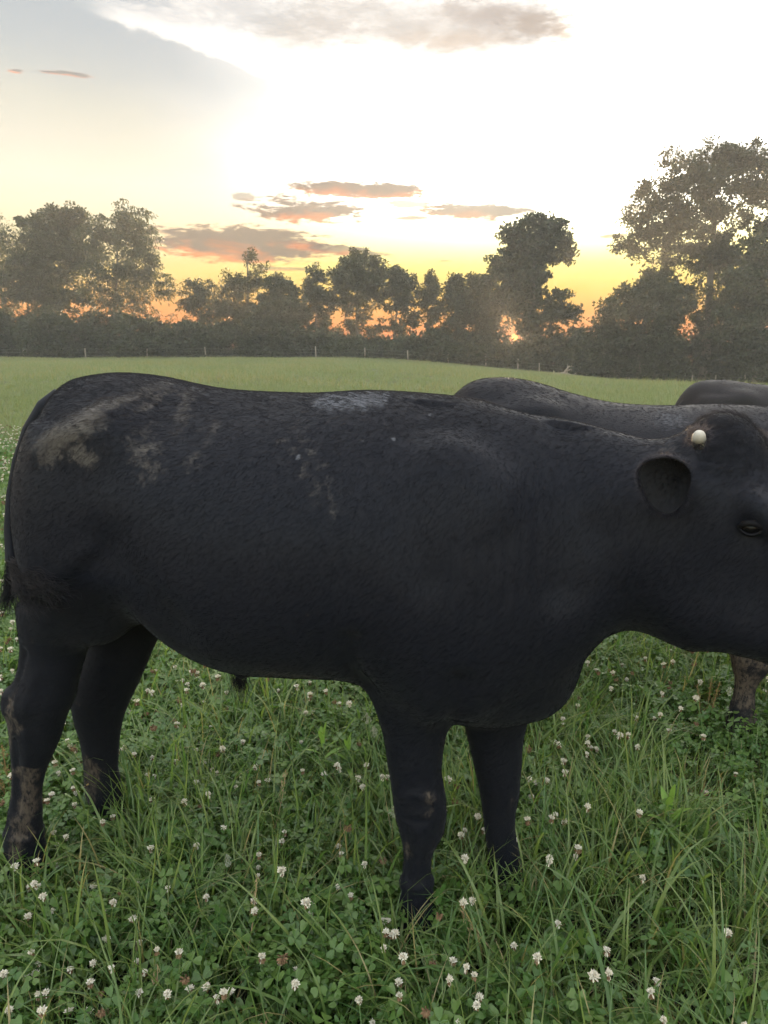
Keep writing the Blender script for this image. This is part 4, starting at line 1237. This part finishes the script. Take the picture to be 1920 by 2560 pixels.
def clover_mesh(name, seed, nl, spread, hr, lr):
    r = np.random.default_rng(seed)
    Vs, Fs, T, k = [], [], [], 0
    for b in range(nl):
        rr = spread * math.sqrt(r.random()); a = r.uniform(0, 6.28)
        h = r.uniform(*hr); top = np.array([rr * math.cos(a) + r.normal() * .012, rr * math.sin(a) + r.normal() * .012, h])
        foot = np.array([top[0] * .6, top[1] * .6, 0])
        w = .0009
        V = np.array([foot + (-w, 0, 0), foot + (w, 0, 0), top + (w, 0, 0), top + (-w, 0, 0)])
        Vs.append(V); Fs.append(np.array([(0, 1, 2, 3)]) + k); k += 4; T.append(np.full(4, r.random()))
        tilt = r.normal(size=2) * .35; a0 = r.uniform(0, 6.28); L = r.uniform(*lr); tn = r.random()
        ex = np.array([1, 0, tilt[0]]); ey = np.array([0, 1, tilt[1]])
        for j in range(3):
            aj = a0 + j * 2.094 + r.normal() * .1
            u = ex * math.cos(aj) + ey * math.sin(aj); v = -ex * math.sin(aj) + ey * math.cos(aj)
            up = np.array([0, 0, 1.0]); fold = r.uniform(.1, .5)
            prof = [(0, 0), (.35, .30), (.72, .46), (.98, .30), (.90, 0), (.98, -.30), (.72, -.46), (.35, -.30)]
            V = np.array([top + L * (x * u + y * v + up * (abs(y) * fold + x * r.uniform(-.02, .02) - .10 * x * x)) for x, y in prof])
            Vs.append(V); Fs.append(np.array([(0, 1, 2, 3), (0, 3, 4, 4), (0, 4, 5, 5), (0, 5, 6, 7)]) + k); k += 8; T.append(np.full(8, tn))
    V = np.concatenate(Vs); Fq = np.concatenate(Fs)
    F = [tuple(f) if f[2] != f[3] else tuple(f[:3]) for f in Fq]
    me = mesh(name, V, F, [M_CLOVER], True)
    fattr(me, 'tint', np.concatenate(T)); fattr(me, 'dry', np.zeros(len(V)))
    return me

def scatter(name, protos, P, yaw, scale, tilt, idx, kind='stuff'):
    """one object that instances the prototype meshes on its points"""
    c = bpy.data.collections.new(name + '_pieces')
    for i, me in enumerate(protos):
        c.objects.link(bpy.data.objects.new('%s_piece_%02d' % (name, i), me))
    pm_ = bpy.data.meshes.new(name)
    pm_.vertices.add(len(P)); pm_.vertices.foreach_set('co', np.asarray(P, np.float32).ravel())
    a = pm_.attributes.new('rot', 'FLOAT_VECTOR', 'POINT')
    a.data.foreach_set('vector', np.stack([tilt[:, 0], tilt[:, 1], yaw], 1).astype(np.float32).ravel())
    fattr(pm_, 'size', scale)
    b = pm_.attributes.new('pick', 'INT', 'POINT'); b.data.foreach_set('value', np.asarray(idx, np.int32))
    o = obj(name, pm_)
    ng = bpy.data.node_groups.new(name + '_scatter', 'GeometryNodeTree')
    ng.interface.new_socket('Geometry', in_out='INPUT', socket_type='NodeSocketGeometry')
    ng.interface.new_socket('Geometry', in_out='OUTPUT', socket_type='NodeSocketGeometry')
    N_ = ng.nodes.new; lk = ng.links.new
    gi, go_ = N_('NodeGroupInput'), N_('NodeGroupOutput')
    iop = N_('GeometryNodeInstanceOnPoints'); ci = N_('GeometryNodeCollectionInfo')
    ci.inputs['Collection'].default_value = c; ci.inputs['Separate Children'].default_value = True; ci.inputs['Reset Children'].default_value = True
    def at(nm, ty):
        n = N_('GeometryNodeInputNamedAttribute'); n.data_type = ty; n.inputs['Name'].default_value = nm
        return n.outputs['Attribute']
    lk(gi.outputs[0], iop.inputs['Points']); lk(ci.outputs[0], iop.inputs['Instance'])
    iop.inputs['Pick Instance'].default_value = True
    lk(at('pick', 'INT'), iop.inputs['Instance Index'])
    e2r = N_('FunctionNodeEulerToRotation'); lk(at('rot', 'FLOAT_VECTOR'), e2r.inputs[0]); lk(e2r.outputs[0], iop.inputs['Rotation'])
    lk(at('size', 'FLOAT'), iop.inputs['Scale'])
    lk(iop.outputs[0], go_.inputs[0])
    md = o.modifiers.new('scatter', 'NODES'); md.node_group = ng
    return tag(o, kind=kind)

def field_points(y0, y1, dens, seed, margin=0.5, wk=0.56):
    r = np.random.default_rng(seed)
    n = int(dens * (wk * (y1 ** 2 - y0 ** 2) + 2 * margin * (y1 - y0)))
    u = r.random(n)
    # uniform over the trapezium in front of the camera
    yy = np.sqrt(u * (y1 ** 2 - y0 ** 2) + y0 ** 2)
    xx = (r.random(n) * 2 - 1) * (wk * yy + margin)
    return np.stack([xx, yy, ground_z(xx, yy)], 1), r

HOOVES = [(0.09, 1.63), (0.37, 1.77), (-1.0, 1.83), (-0.83, 2.04)]
def clear_of(P, R):
    k = np.ones(len(P), bool)
    for hx, hy in HOOVES: k &= np.hypot(P[:, 0] - hx, P[:, 1] - hy) > R
    return k
def low_view(P): return ~((P[:, 0] > .95) & (P[:, 0] < 1.8) & (P[:, 1] > 1.85) & (P[:, 1] < 2.8))
def patch(P, seed, sc): return 0.5 + 0.5 * np.clip(fbm(P[:, :2], seed, 3, sc), -1, 1)

def put(name, protos, P, r, smin_, smax_, tilt=0.15):
    n = len(P)
    return scatter(name, protos, P, r.uniform(0, 6.28, n), r.uniform(smin_, smax_, n), r.normal(size=(n, 2)) * tilt, r.integers(0, len(protos), n))

TALL = [tuft_mesh('tall_tuft', 200 + i, 14, (.16, .40), (.0042, .0088), .05, .32, (.3, 2.1), M_GRASS, .07, 7) for i in range(6)]
SHORT = [tuft_mesh('short_tuft', 220 + i, 22, (.06, .16), (.003, .006), .07, .5, (.1, 1.2), M_GRASS, .10, 4) for i in range(5)]
CLOV = [clover_mesh('clover_patch', 240 + i, 18, .075, (.045, .125), (.010, .020)) for i in range(6)]
WIDE = [tuft_mesh('broad_blades', 280 + i, 6, (.24, .46), (.007, .012), .05, .28, (.6, 2.3), M_GRASS, .05, 9) for i in range(5)]
MEAD = [tuft_mesh('meadow_tuft', 260 + i, 26, (.10, .26), (.006, .012), .16, .4, (.2, 1.4), M_MEADOW, .10, 4) for i in range(5)]

P, r = field_points(0.95, 7.5, 420, 1)
tallness = 0.22 + 0.78 * sstep(P[:, 0], -0.30, 0.55) * sstep(P[:, 1], 0.9, 1.6) + 0.65 * np.exp(-((P[:, 0] + .25) / .5) ** 2) * sstep(P[:, 1], 1.25, 1.8) + 1.0 * (patch(P, 3, 2.6) - .55)
k = (r.random(len(P)) < np.clip(tallness, .06, 1) * .8) & clear_of(P, .04) & low_view(P)
put('grass', TALL, P[k], r, .55, 1.1)
P, r = field_points(0.95, 7.0, 60, 12)
k = (r.random(len(P)) < np.clip(.15 + .8 * sstep(P[:, 0], -.25, .6) + 1.0 * (patch(P, 8, 2.2) - .5), .04, 1)) & clear_of(P, .05) & low_view(P)
put('broad_grass', WIDE, P[k], r, .6, 1.05)
P, r = field_points(0.95, 15, 260, 2); P = P[clear_of(P, .03) & (r.random(len(P)) < np.clip(1 - sstep(P[:, 1], 5.5, 15) * .97, 0, 1))]
put('short_grass', SHORT, P, r, .7, 1.3)
P, r = field_points(0.95, 12, 420, 3)
k = (r.random(len(P)) < np.clip(1.05 - 0.75 * sstep(P[:, 0], -.2, .7) * sstep(P[:, 1], 1.0, 1.5) + .6 * (patch(P, 5, 1.6) - .5), .1, 1) * (1 - .96 * sstep(P[:, 1], 6, 12))) & clear_of(P, .04)
put('clover_leaves', CLOV, P[k], r, .75, 1.35)
P, r = field_points(4.5, 26, 34, 4, 2.0); P = P[r.random(len(P)) < .15 + .85 * sstep(P[:, 1], 5, 13)]; put('meadow_grass', MEAD, P, r, .6, 1.15)
DRYM = [tuft_mesh('dry_meadow_tuft', 270 + i, 26, (.10, .24), (.006, .012), .18, .5, (.2, 1.5), M_MEADOW, .55, 4) for i in range(2)]
P, r = field_points(24, 84, 7.5, 5, 4.0, 0.60)
pt = patch(P, 21, .35) + .35 * np.sin(P[:, 1] * .55 + .2 * P[:, 0]) * .5
ix = np.where(pt + r.normal(size=len(P)) * .22 > .62, r.integers(5, 7, len(P)), r.integers(0, 5, len(P)))
scatter('far_meadow_grass', MEAD + DRYM, P, r.uniform(0, 6.28, len(P)), r.uniform(.8, 1.6, len(P)) * (.75 + .6 * pt), r.normal(size=(len(P), 2)) * .15, ix)

# ---------------------------------------------------------------- white clover blossoms
m_pet, q = material('white_petals')
t = q.node('ShaderNodeAttribute'); t.attribute_name = 'tint'
pb = q.mix(t.outputs['Fac'], (0.66, 0.60, 0.50), (0.76, 0.73, 0.65))
pn = principled(q, pb, 0.6, 0.2); tr = q.node('ShaderNodeBsdfTranslucent'); q.put(tr.inputs[0], pb)
mx = q.node('ShaderNodeMixShader'); mx.inputs[0].default_value = 0.3
q.nt.links.new(pn, mx.inputs[1]); q.nt.links.new(tr.outputs[0], mx.inputs[2]); finish(q, mx.outputs[0])
m_old, q = material('withered_petals'); finish(q, principled(q, (0.16, 0.10, 0.06), 0.8, 0.1))
m_stem, q = material('clover_stem'); finish(q, principled(q, (0.075, 0.13, 0.045), 0.6, 0.3))

def blossom_mesh(seed, old):
    """globe of separate florets, the lowest hanging and browned, on a thin stem; origin at the foot"""
    r = np.random.default_rng(seed); mb = MB(); H = .15; tint = []
    bend = r.normal(size=2) * .018
    tt = np.linspace(0, 1, 5)
    path = np.stack([bend[0] * (1 - tt ** 2) * 0 + bend[0] * np.sin(tt * 3.1), bend[1] * np.sin(tt * 3.1), H * tt], 1)
    V, F = tube(path, .0011, 4, False); mb.add(V, F, 2); tint.append(np.zeros(len(V)))
    c = np.array([0, 0, H])
    nf = 46
    for i in range(nf):
        z = 1 - 2 * (i + .5) / nf; a = i * 2.39996
        d = np.array([math.sqrt(1 - z * z) * math.cos(a), math.sqrt(1 - z * z) * math.sin(a), z])
        low = z < (-.25 if old == 0 else .15 if old == 1 else 2)
        L = .0092 * r.uniform(.85, 1.2)
        if low: d = d * np.array([.8, .8, 1]) + np.array([0, 0, -.9]); d /= np.linalg.norm(d); L *= 1.1
        elif z > .5: L *= .92
        else: d = d + np.array([0, 0, .25]); d /= np.linalg.norm(d)
        s = np.cross(d, r.normal(size=3)); s /= np.linalg.norm(s); s2 = np.cross(d, s); w = .0021
        V = np.array([c + d * .001, c + d * L * .65 + s * w, c + d * L * .7 + s2 * w, c + d * L, c + d * L * .65 - s * w, c + d * L * .6 - s2 * w * .6])
        mb.add(V, [(0, 1, 3, 2), (0, 2, 3, 4), (0, 4, 3, 5), (0, 5, 3, 1)], 1 if (low and r.random() < (.55 if old == 0 else .85)) or old == 2 else 0)
        tint.append(np.full(6, r.random()))
    me = mb.build('clover_blossom', [m_pet, m_old, m_stem], False)
    fattr(me, 'tint', np.concatenate(tint))
    return me
BL = [blossom_mesh(300 + i, 0) for i in range(4)] + [blossom_mesh(310 + i, 1) for i in range(3)] + [blossom_mesh(320, 2), blossom_mesh(321, 2)]
FL = []
def fl(s, ox, oy, pts): FL.extend((ox + x * s, oy + y * s) for x, y in pts)
fl(.5787, 0, 2200, [(20,5),(120,30),(150,25),(190,10),(380,15),(575,18),(240,50),(235,80),(520,55),(725,38),(500,98),(885,85),(250,130),(130,130),(415,140),(450,265),(590,185),(590,285),(585,350),(685,310),(770,325),(180,365),(160,400),(115,415),(50,370),(520,395),(575,415),(405,465),(455,478),(220,470),(170,515),(580,490),(325,565),(450,560),(395,585),(250,595),(25,565),(830,500),(1010,485),(1000,545),(950,550),(1210,425),(1265,375),(1200,380),(1360,110),(1365,180),(1445,20),(1510,45),(1120,85),(1590,520),(1585,605),(1650,250),(1340,160),(1655,180),(310,380),(400,350)])
fl(.5787, 960, 2200, [(330,70),(600,270),(660,350),(995,355),(995,450),(1145,445),(1215,485),(1240,570),(1550,605),(285,355),(280,410),(320,430),(130,395),(85,410),(85,475),(375,395),(485,490),(15,240),(45,270),(10,185),(15,325),(140,573),(365,605),(200,145),(1105,10)])
fl(.422, 300, 1600, [(290,55),(260,135),(205,185),(335,160),(440,190),(380,200),(410,225),(280,250),(355,245),(455,240),(205,255),(110,300),(180,290),(230,270),(95,355),(320,310),(20,405),(70,400),(200,420),(480,385),(375,385),(100,465),(545,515),(335,490),(110,620),(50,635),(15,650),(180,705),(335,705),(440,635),(165,790),(210,790),(575,750),(570,800),(465,740),(795,740),(720,595),(1105,775),(1195,770),(1370,770),(1430,825),(1490,815),(1550,825),(1520,865),(475,850),(625,880),(545,930),(215,945),(880,835),(830,850),(420,1135),(455,1220),(640,985),(585,1135),(870,1240),(830,1350),(1310,1225),(1285,1300),(1430,1325),(1525,1300),(1480,740),(850,1380)])
fl(.3618, 0, 1500, [(15,260),(105,285),(25,440),(55,500),(125,440),(35,680),(450,1190),(490,1020),(530,1010),(570,1130),(500,1350),(350,1330),(300,1370),(345,1400),(540,1440),(375,1610),(390,1670),(470,1595),(545,1290),(85,1840),(40,1920),(310,1920),(270,1840),(415,1840),(735,1500),(720,1520)])
fl(.434, 1400, 1600, [(85,315),(65,370),(360,230),(395,225),(270,265),(630,260),(655,300),(565,410),(685,390),(335,525),(410,545),(455,575),(40,590),(145,610),(200,630),(165,655),(220,620),(10,690),(65,455),(525,440),(620,520),(40,1050),(190,1210),(65,1215),(165,990),(410,945),(1010,790),(230,140),(265,200),(320,190),(200,150),(600,50),(620,125),(515,110),(380,150),(450,195)])
fl(.3617, 850, 1600, [(1285,780),(1330,770),(1520,835),(1570,710),(1300,995),(1365,925),(1410,950),(1335,1080),(1395,1270),(1565,1260),(1430,1230),(1250,1355),(810,1140),(760,1175),(910,1150),(935,1275),(895,1525),(720,955),(820,1310),(850,1370),(1360,1570),(1595,1460),(840,1770)])
FL = FL[:300]
GB2 = 'white clover blossoms in the pasture'
def where(p):
    x, y = p[0], p[1]
    if y < 1.27: return ('at the left of the nearest clover' if x < -.28 else 'in the middle of the nearest clover' if x < .12 else 'at the right of the nearest grass')
    if y < 1.62: return ('in front of the near hind hoof' if x < -.62 else 'in the clover before the belly' if x < -.1 else 'beside the near fore hoof' if x < .28 else 'before the far fore hoof' if x < .55 else 'in the tall grass before the neck')
    if x < -.86: return 'close about the near hind hoof' if y < 2.3 else 'behind the bull\'s tail'
    if x < -.62 and y < 2.25: return 'just right of the far hind hoof'
    if x < .04: return ('below the middle of the belly' if y < 2.3 else 'seen under the flank, by the sheath' if y < 3.1 else 'far off under the belly')
    if x < .45: return 'between and behind the two forelegs'
    return ('in the tall grass below the chest' if y < 2.1 else 'below the neck, before the cow behind' if y < 2.9 else 'far off beneath the neck')
ORD = ['leftmost', 'second from left', 'third from left', 'fourth from left', 'fifth from left', 'sixth from left', 'seventh from left', 'eighth from left', 'ninth from left', 'tenth from left', 'eleventh from left', 'twelfth from left', 'thirteenth from left', 'fourteenth from left', 'fifteenth from left', 'sixteenth from left', 'sixth from right', 'fifth from right', 'fourth from right', 'third from right', 'second from right', 'rightmost']
rf = np.random.default_rng(77)
FLAB = {}
for i, (x, y) in enumerate(FL):
    h = .10 + .085 * rf.random() if x < 1000 else .13 + .10 * rf.random()
    p = ray_ground(x, y, h)
    gz = float(ground_z(p[0], p[1]))
    old = rf.random()
    v = int(rf.integers(0, 4)) if old < .60 else int(rf.integers(4, 7)) if old < .90 else int(rf.integers(7, 9))
    o = obj('clover_blossom', BL[v], None, (p[0], p[1], gz), (rf.normal() * .09, rf.normal() * .09, rf.uniform(0, 6.28)), (1.0, 1.0, h / .15))
    k = rf.uniform(.85, 1.22)
    o.scale = (k, k, h / .15)
    st = ['round white clover blossom', 'drooping half-brown clover blossom', 'withered brown clover head'][0 if v < 4 else 1 if v < 7 else 2]
    FLAB.setdefault((st, where(p)), []).append((x, o))
for (st, wh), lst in FLAB.items():
    for i, (x, o) in enumerate(sorted(lst, key=lambda c: c[0])):
        tag(o, '%s %s%s' % (st, wh, '' if len(lst) == 1 else ', %s of those' % ORD[i] if i < len(ORD) else ', towards the right of those'), 'flower', GB2)
P, r = field_points(1.0, 12.0, 95, 9)
k = clear_of(P, .1) & (r.random(len(P)) < np.clip(.22 + .8 * sstep(P[:, 1], 1.7, 3.0), 0, 1) * np.clip(1.1 - .6 * sstep(P[:, 0], -.1, .8), .3, 1))
put('small_clover_blossoms', BL, P[k], r, .95, 1.5, .12)

# ---------------------------------------------------------------- single plants that stand out
m_weed, q = material('bright_weed_leaf')
wb = q.mix(q.noise(q.node('ShaderNodeTexCoord').outputs['Object'], 20.0, 3), (0.13, 0.24, 0.035), (0.20, 0.32, 0.06))
pn = principled(q, wb, 0.45, 0.35); tr = q.node('ShaderNodeBsdfTranslucent'); q.put(tr.inputs[0], wb)
mx = q.node('ShaderNodeMixShader'); mx.inputs[0].default_value = 0.4
q.nt.links.new(pn, mx.inputs[1]); q.nt.links.new(tr.outputs[0], mx.inputs[2]); finish(q, mx.outputs[0])
m_dry, q = material('dry_straw'); finish(q, principled(q, (0.30, 0.215, 0.12), 0.8, 0.2))
m_rust, q = material('rusty_seed'); finish(q, principled(q, (0.17, 0.115, 0.05), 0.85, 0.2))
m_head, q = material('pale_seed_head'); finish(q, principled(q, (0.27, 0.29, 0.22), 0.85, 0.2))

def foot_of(px, py, h):
    p = ray_ground(px, py, h); return np.array([p[0], p[1], float(ground_z(p[0], p[1]))])

def leaf_blade(L, w, az, el, droop, n=7, fold=.25):
    s = np.linspace(0, 1, n)
    e = el - droop * s
    dx = np.concatenate([[0], np.cumsum(np.cos(e[1:]))]) * L / (n - 1); dz = np.concatenate([[0], np.cumsum(np.sin(e[1:]))]) * L / (n - 1)
    c = np.stack([dx * math.cos(az), dx * math.sin(az), dz], 1)
    W = w * np.sin(np.pi * np.clip(s * .93 + .06, 0, 1)) ** .8 / 2; W[-1] = 0
    sd = np.array([-math.sin(az), math.cos(az), 0])
    V = np.concatenate([c - sd * W[:, None] + np.array([0, 0, 1]) * (W * fold)[:, None], c, c + sd * W[:, None] + np.array([0, 0, 1]) * (W * fold)[:, None]])
    F = []
    for i in range(n - 1): F += [(i, i + 1, n + i + 1, n + i), (n + i, n + i + 1, 2 * n + i + 1, 2 * n + i)]
    return V, F

def lance_weed(px, py, H, label, seed, k=1.0):
    r = np.random.default_rng(seed); b = foot_of(px, py, H)
    root = tag(obj('lance_leaved_weed', None, None, tuple(b)), label, 'weed', 'lance-leaved weeds in the grass')
    V, F = tube([(0, 0, 0), (.004, 0, H * .5), (0, .003, H * .8)], [.0022, .002, .0015], 6); obj('stem', mesh('stem', V, F, [m_stem], True), root)
    for i in range(9):
        t = i / 8; az = i * 2.4 + r.normal() * .2
        V, F = leaf_blade((.095 - .03 * t) * k, .018 * k, az, .35 + 1.05 * t, 0.9 * (1 - t) + .1)
        o = obj('leaf', mesh('leaf', V, F, [m_weed], True), root, (0, 0, H * (.30 + .50 * t)))
lance_weed(1675, 1985, .22, 'bright yellow-green lance-leaved weed standing alone in the grass at the right', 1, 1.15)
lance_weed(806, 1815, .24, 'taller of two bright lance-leaved weeds beneath the bull\'s belly', 2)
lance_weed(870, 1835, .22, 'shorter bright lance-leaved weed beside the bull\'s near foreleg, right of its taller twin', 3, .85)

def dock(px, py, H, label, seed, spikes=3):
    r = np.random.default_rng(seed); b = foot_of(px, py, H)
    root = tag(obj('dock_plant', None, None, tuple(b)), label, 'weed', 'rusty dock plants')
    for k in range(spikes):
        lean = r.normal(size=2) * .035; hh = H * r.uniform(.75, 1)
        st = np.array([[0, 0, 0], [lean[0] * .5, lean[1] * .5, hh * .5], [lean[0], lean[1], hh]])
        mb = MB(); mb.add(*tube(st, [.003, .0025, .0012], 5))
        for j in range(90):
            t = .35 + .65 * r.random(); c = st[0] * (1 - t) + st[2] * t + r.normal(size=3) * np.array([.006, .006, .003])
            d = r.normal(size=3); d /= np.linalg.norm(d); s = np.cross(d, r.normal(size=3)); s /= np.linalg.norm(s); z = .0035
            mb.add([c - d * z, c + s * z * .7, c + d * z, c - s * z * .7], [(0, 1, 2, 3)])
        obj('seed_spike', mb.build('seed_spike', [m_rust], False), root)
    for k in range(4):
        V, F = leaf_blade(r.uniform(.11, .16), .035, k * 1.6 + r.normal() * .3, .9, 1.2, 8, .3); obj('leaf', mesh('leaf', V, F, [m_weed], True), root, (0, 0, .02))
dock(238, 1945, .20, 'rusty brown dock spikes with a curled leaf beside the bull\'s far hind hoof', 4)
dock(14, 1850, .28, 'yellowing dock plant at the left edge behind the bull\'s near hind leg', 5)
dock(1775, 1690, .26, 'reddish dock plant beside the standing cow\'s foreleg', 6)

def seed_grass(px, py, H, label, seed, heads):
    r = np.random.default_rng(seed); b = foot_of(px, py, H)
    root = tag(obj('seed_head_grass', None, None, tuple(b)), label, 'grass stalk', 'grass stalks with pale seed heads')
    for k in range(heads):
        a = r.uniform(0, 6.28); hh = H * (1 - .12 * k); ln = .03 + .02 * k
        path = np.array([[0, 0, 0], [ln * .3 * math.cos(a), ln * .3 * math.sin(a), hh * .6], [ln * math.cos(a), ln * math.sin(a), hh]])
        V, F = tube(path, [.0015, .0012, .0009], 5); obj('stalk', mesh('stalk', V, F, [m_stem], True), root)
        mb = MB()
        for j in range(110):
            t = r.random(); c = path[2] + np.array([0, 0, .034]) * (t - .5) + r.normal(size=3) * np.array([.0055, .0055, .002]) * math.sin(math.pi * (.1 + .85 * t))
            d = np.array([r.normal() * .5, r.normal() * .5, 1.0]); d /= np.linalg.norm(d); s = np.cross(d, r.normal(size=3)); s /= np.linalg.norm(s)
            mb.add([c - d * .0035, c + s * .0016, c + d * .0045, c - s * .0016], [(0, 1, 2, 3)])
        obj('seed_head', mb.build('seed_head', [m_head], False), root)
seed_grass(950, 1778, .34, 'grass stalk with two plump pale seed heads against the bull\'s near foreleg', 11, 2)
seed_grass(935, 1842, .28, 'grass stalk with a pale seed head just left of the bull\'s near foreleg', 12, 1)
seed_grass(968, 2018, .22, 'low grass stalk with two seed heads beside the knee of the near foreleg', 13, 2)
seed_grass(560, 2135, .18, 'low pale seed head in the clover below the bull\'s belly', 14, 1)
seed_grass(1850, 1670, .30, 'grass stalk with small pale heads in front of the standing cow', 15, 3)

def dry_stalk(px0, py0, px1, py1, h1, label, seed, rr=.0016):
    a = foot_of(px0, py0, 0.03); u = ray_ground(px1, py1, h1)
    t = np.linspace(0, 1, 7)[:, None]
    path = (1 - t) * 0 + t * (u - a) + np.array([.01, 0, 0]) * np.sin(t * 3.1) + np.array([0, 0, .03]) * t * (1 - t)
    mb = MB(); mb.add(*tube(path, np.linspace(rr, rr * .5, 7), 5))
    r = np.random.default_rng(seed)
    for j in range(46):
        tt = 1 - .22 * r.random(); c = path[-1] * tt + path[-3] * (1 - tt) * 0 + (path[-3] - path[-1]) * (1 - tt) * 2 + r.normal(size=3) * .004
        d = (path[-1] - path[-3]); d = d / np.linalg.norm(d) + r.normal(size=3) * .4; d /= np.linalg.norm(d); s = np.cross(d, r.normal(size=3)); s /= np.linalg.norm(s)
        mb.add([c - d * .005, c + s * .001, c + d * .006, c - s * .001], [(0, 1, 2, 3)])
    tag(obj('dry_grass_stalk', mb.build('dry_grass_stalk', [m_dry], False), None, tuple(a)), label, 'grass stalk', 'dry straw-coloured grass stalks')
dry_stalk(585, 2500, 642, 2195, .20, 'long dry stalk rising from the front edge, left of the near foreleg', 21)
dry_stalk(663, 2125, 715, 1925, .22, 'slanting dry stalk in the tall grass beneath the bull\'s belly', 22, .0014)
dry_stalk(362, 2558, 393, 2410, .14, 'short dry stalk at the bottom edge among clover', 23, .0015)
dry_stalk(29, 2246, 292, 2256, .10, 'dry stalk lying almost flat below the near hind hoof', 24, .0013)
dry_stalk(1290, 2470, 1150, 2275, .17, 'bent dry stalk right of the bull\'s near fore hoof', 25, .0014)

def broad(px, py, label, seed, n=4, L=.07, W=.05):
    r = np.random.default_rng(seed); b = foot_of(px, py, .07)
    root = tag(obj('broadleaf_plant', None, None, tuple(b)), label, 'weed', 'broad-leaved plants among the clover')
    for k in range(n):
        V, F = leaf_blade(L * r.uniform(.8, 1.15), W * r.uniform(.85, 1.1), k * 6.28 / n + r.normal() * .3, .75, .9, 7, .2)
        obj('leaf', mesh('leaf', V, F, [M_CLOVER if k % 2 else m_weed], True), root, (0, 0, .05))
broad(1418, 2350, 'broad bright leaf rosette to the right of the bull\'s near fore hoof', 31, 3, .08, .055)
broad(112, 2312, 'broad leaf rosette in the clover at the lower left', 32, 3, .07, .04)
broad(1560, 2225, 'broad leaf rosette in the tall grass at the lower right', 33, 3, .06, .03)
broad(1130, 2330, 'small round-leaved plant touching the bull\'s near fore hoof', 34, 4, .045, .04)

# ---------------------------------------------------------------- evening haze over the field
m_haze, q = material('evening_haze')
v = q.node('ShaderNodeVolumePrincipled')
v.inputs['Color'].default_value = (0.96, 0.95, 0.93, 1)
v.inputs['Density'].default_value = HAZE_D
v.inputs['Anisotropy'].default_value = 0.35
o_ = q.node('ShaderNodeOutputMaterial'); q.nt.links.new(v.outputs[0], o_.inputs['Volume'])
x0, x1, y0, y1, z0, z1 = -158, 158, -32, 158, -6, 30
hv = [(x, y, z) for x in (x0, x1) for y in (y0, y1) for z in (z0, z1)]
hf = [(0, 1, 3, 2), (4, 6, 7, 5), (0, 4, 5, 1), (2, 3, 7, 6), (0, 2, 6, 4), (1, 5, 7, 3)]
hz = obj('haze', mesh('haze', hv, hf, [m_haze]))
tag(hz, kind='stuff')
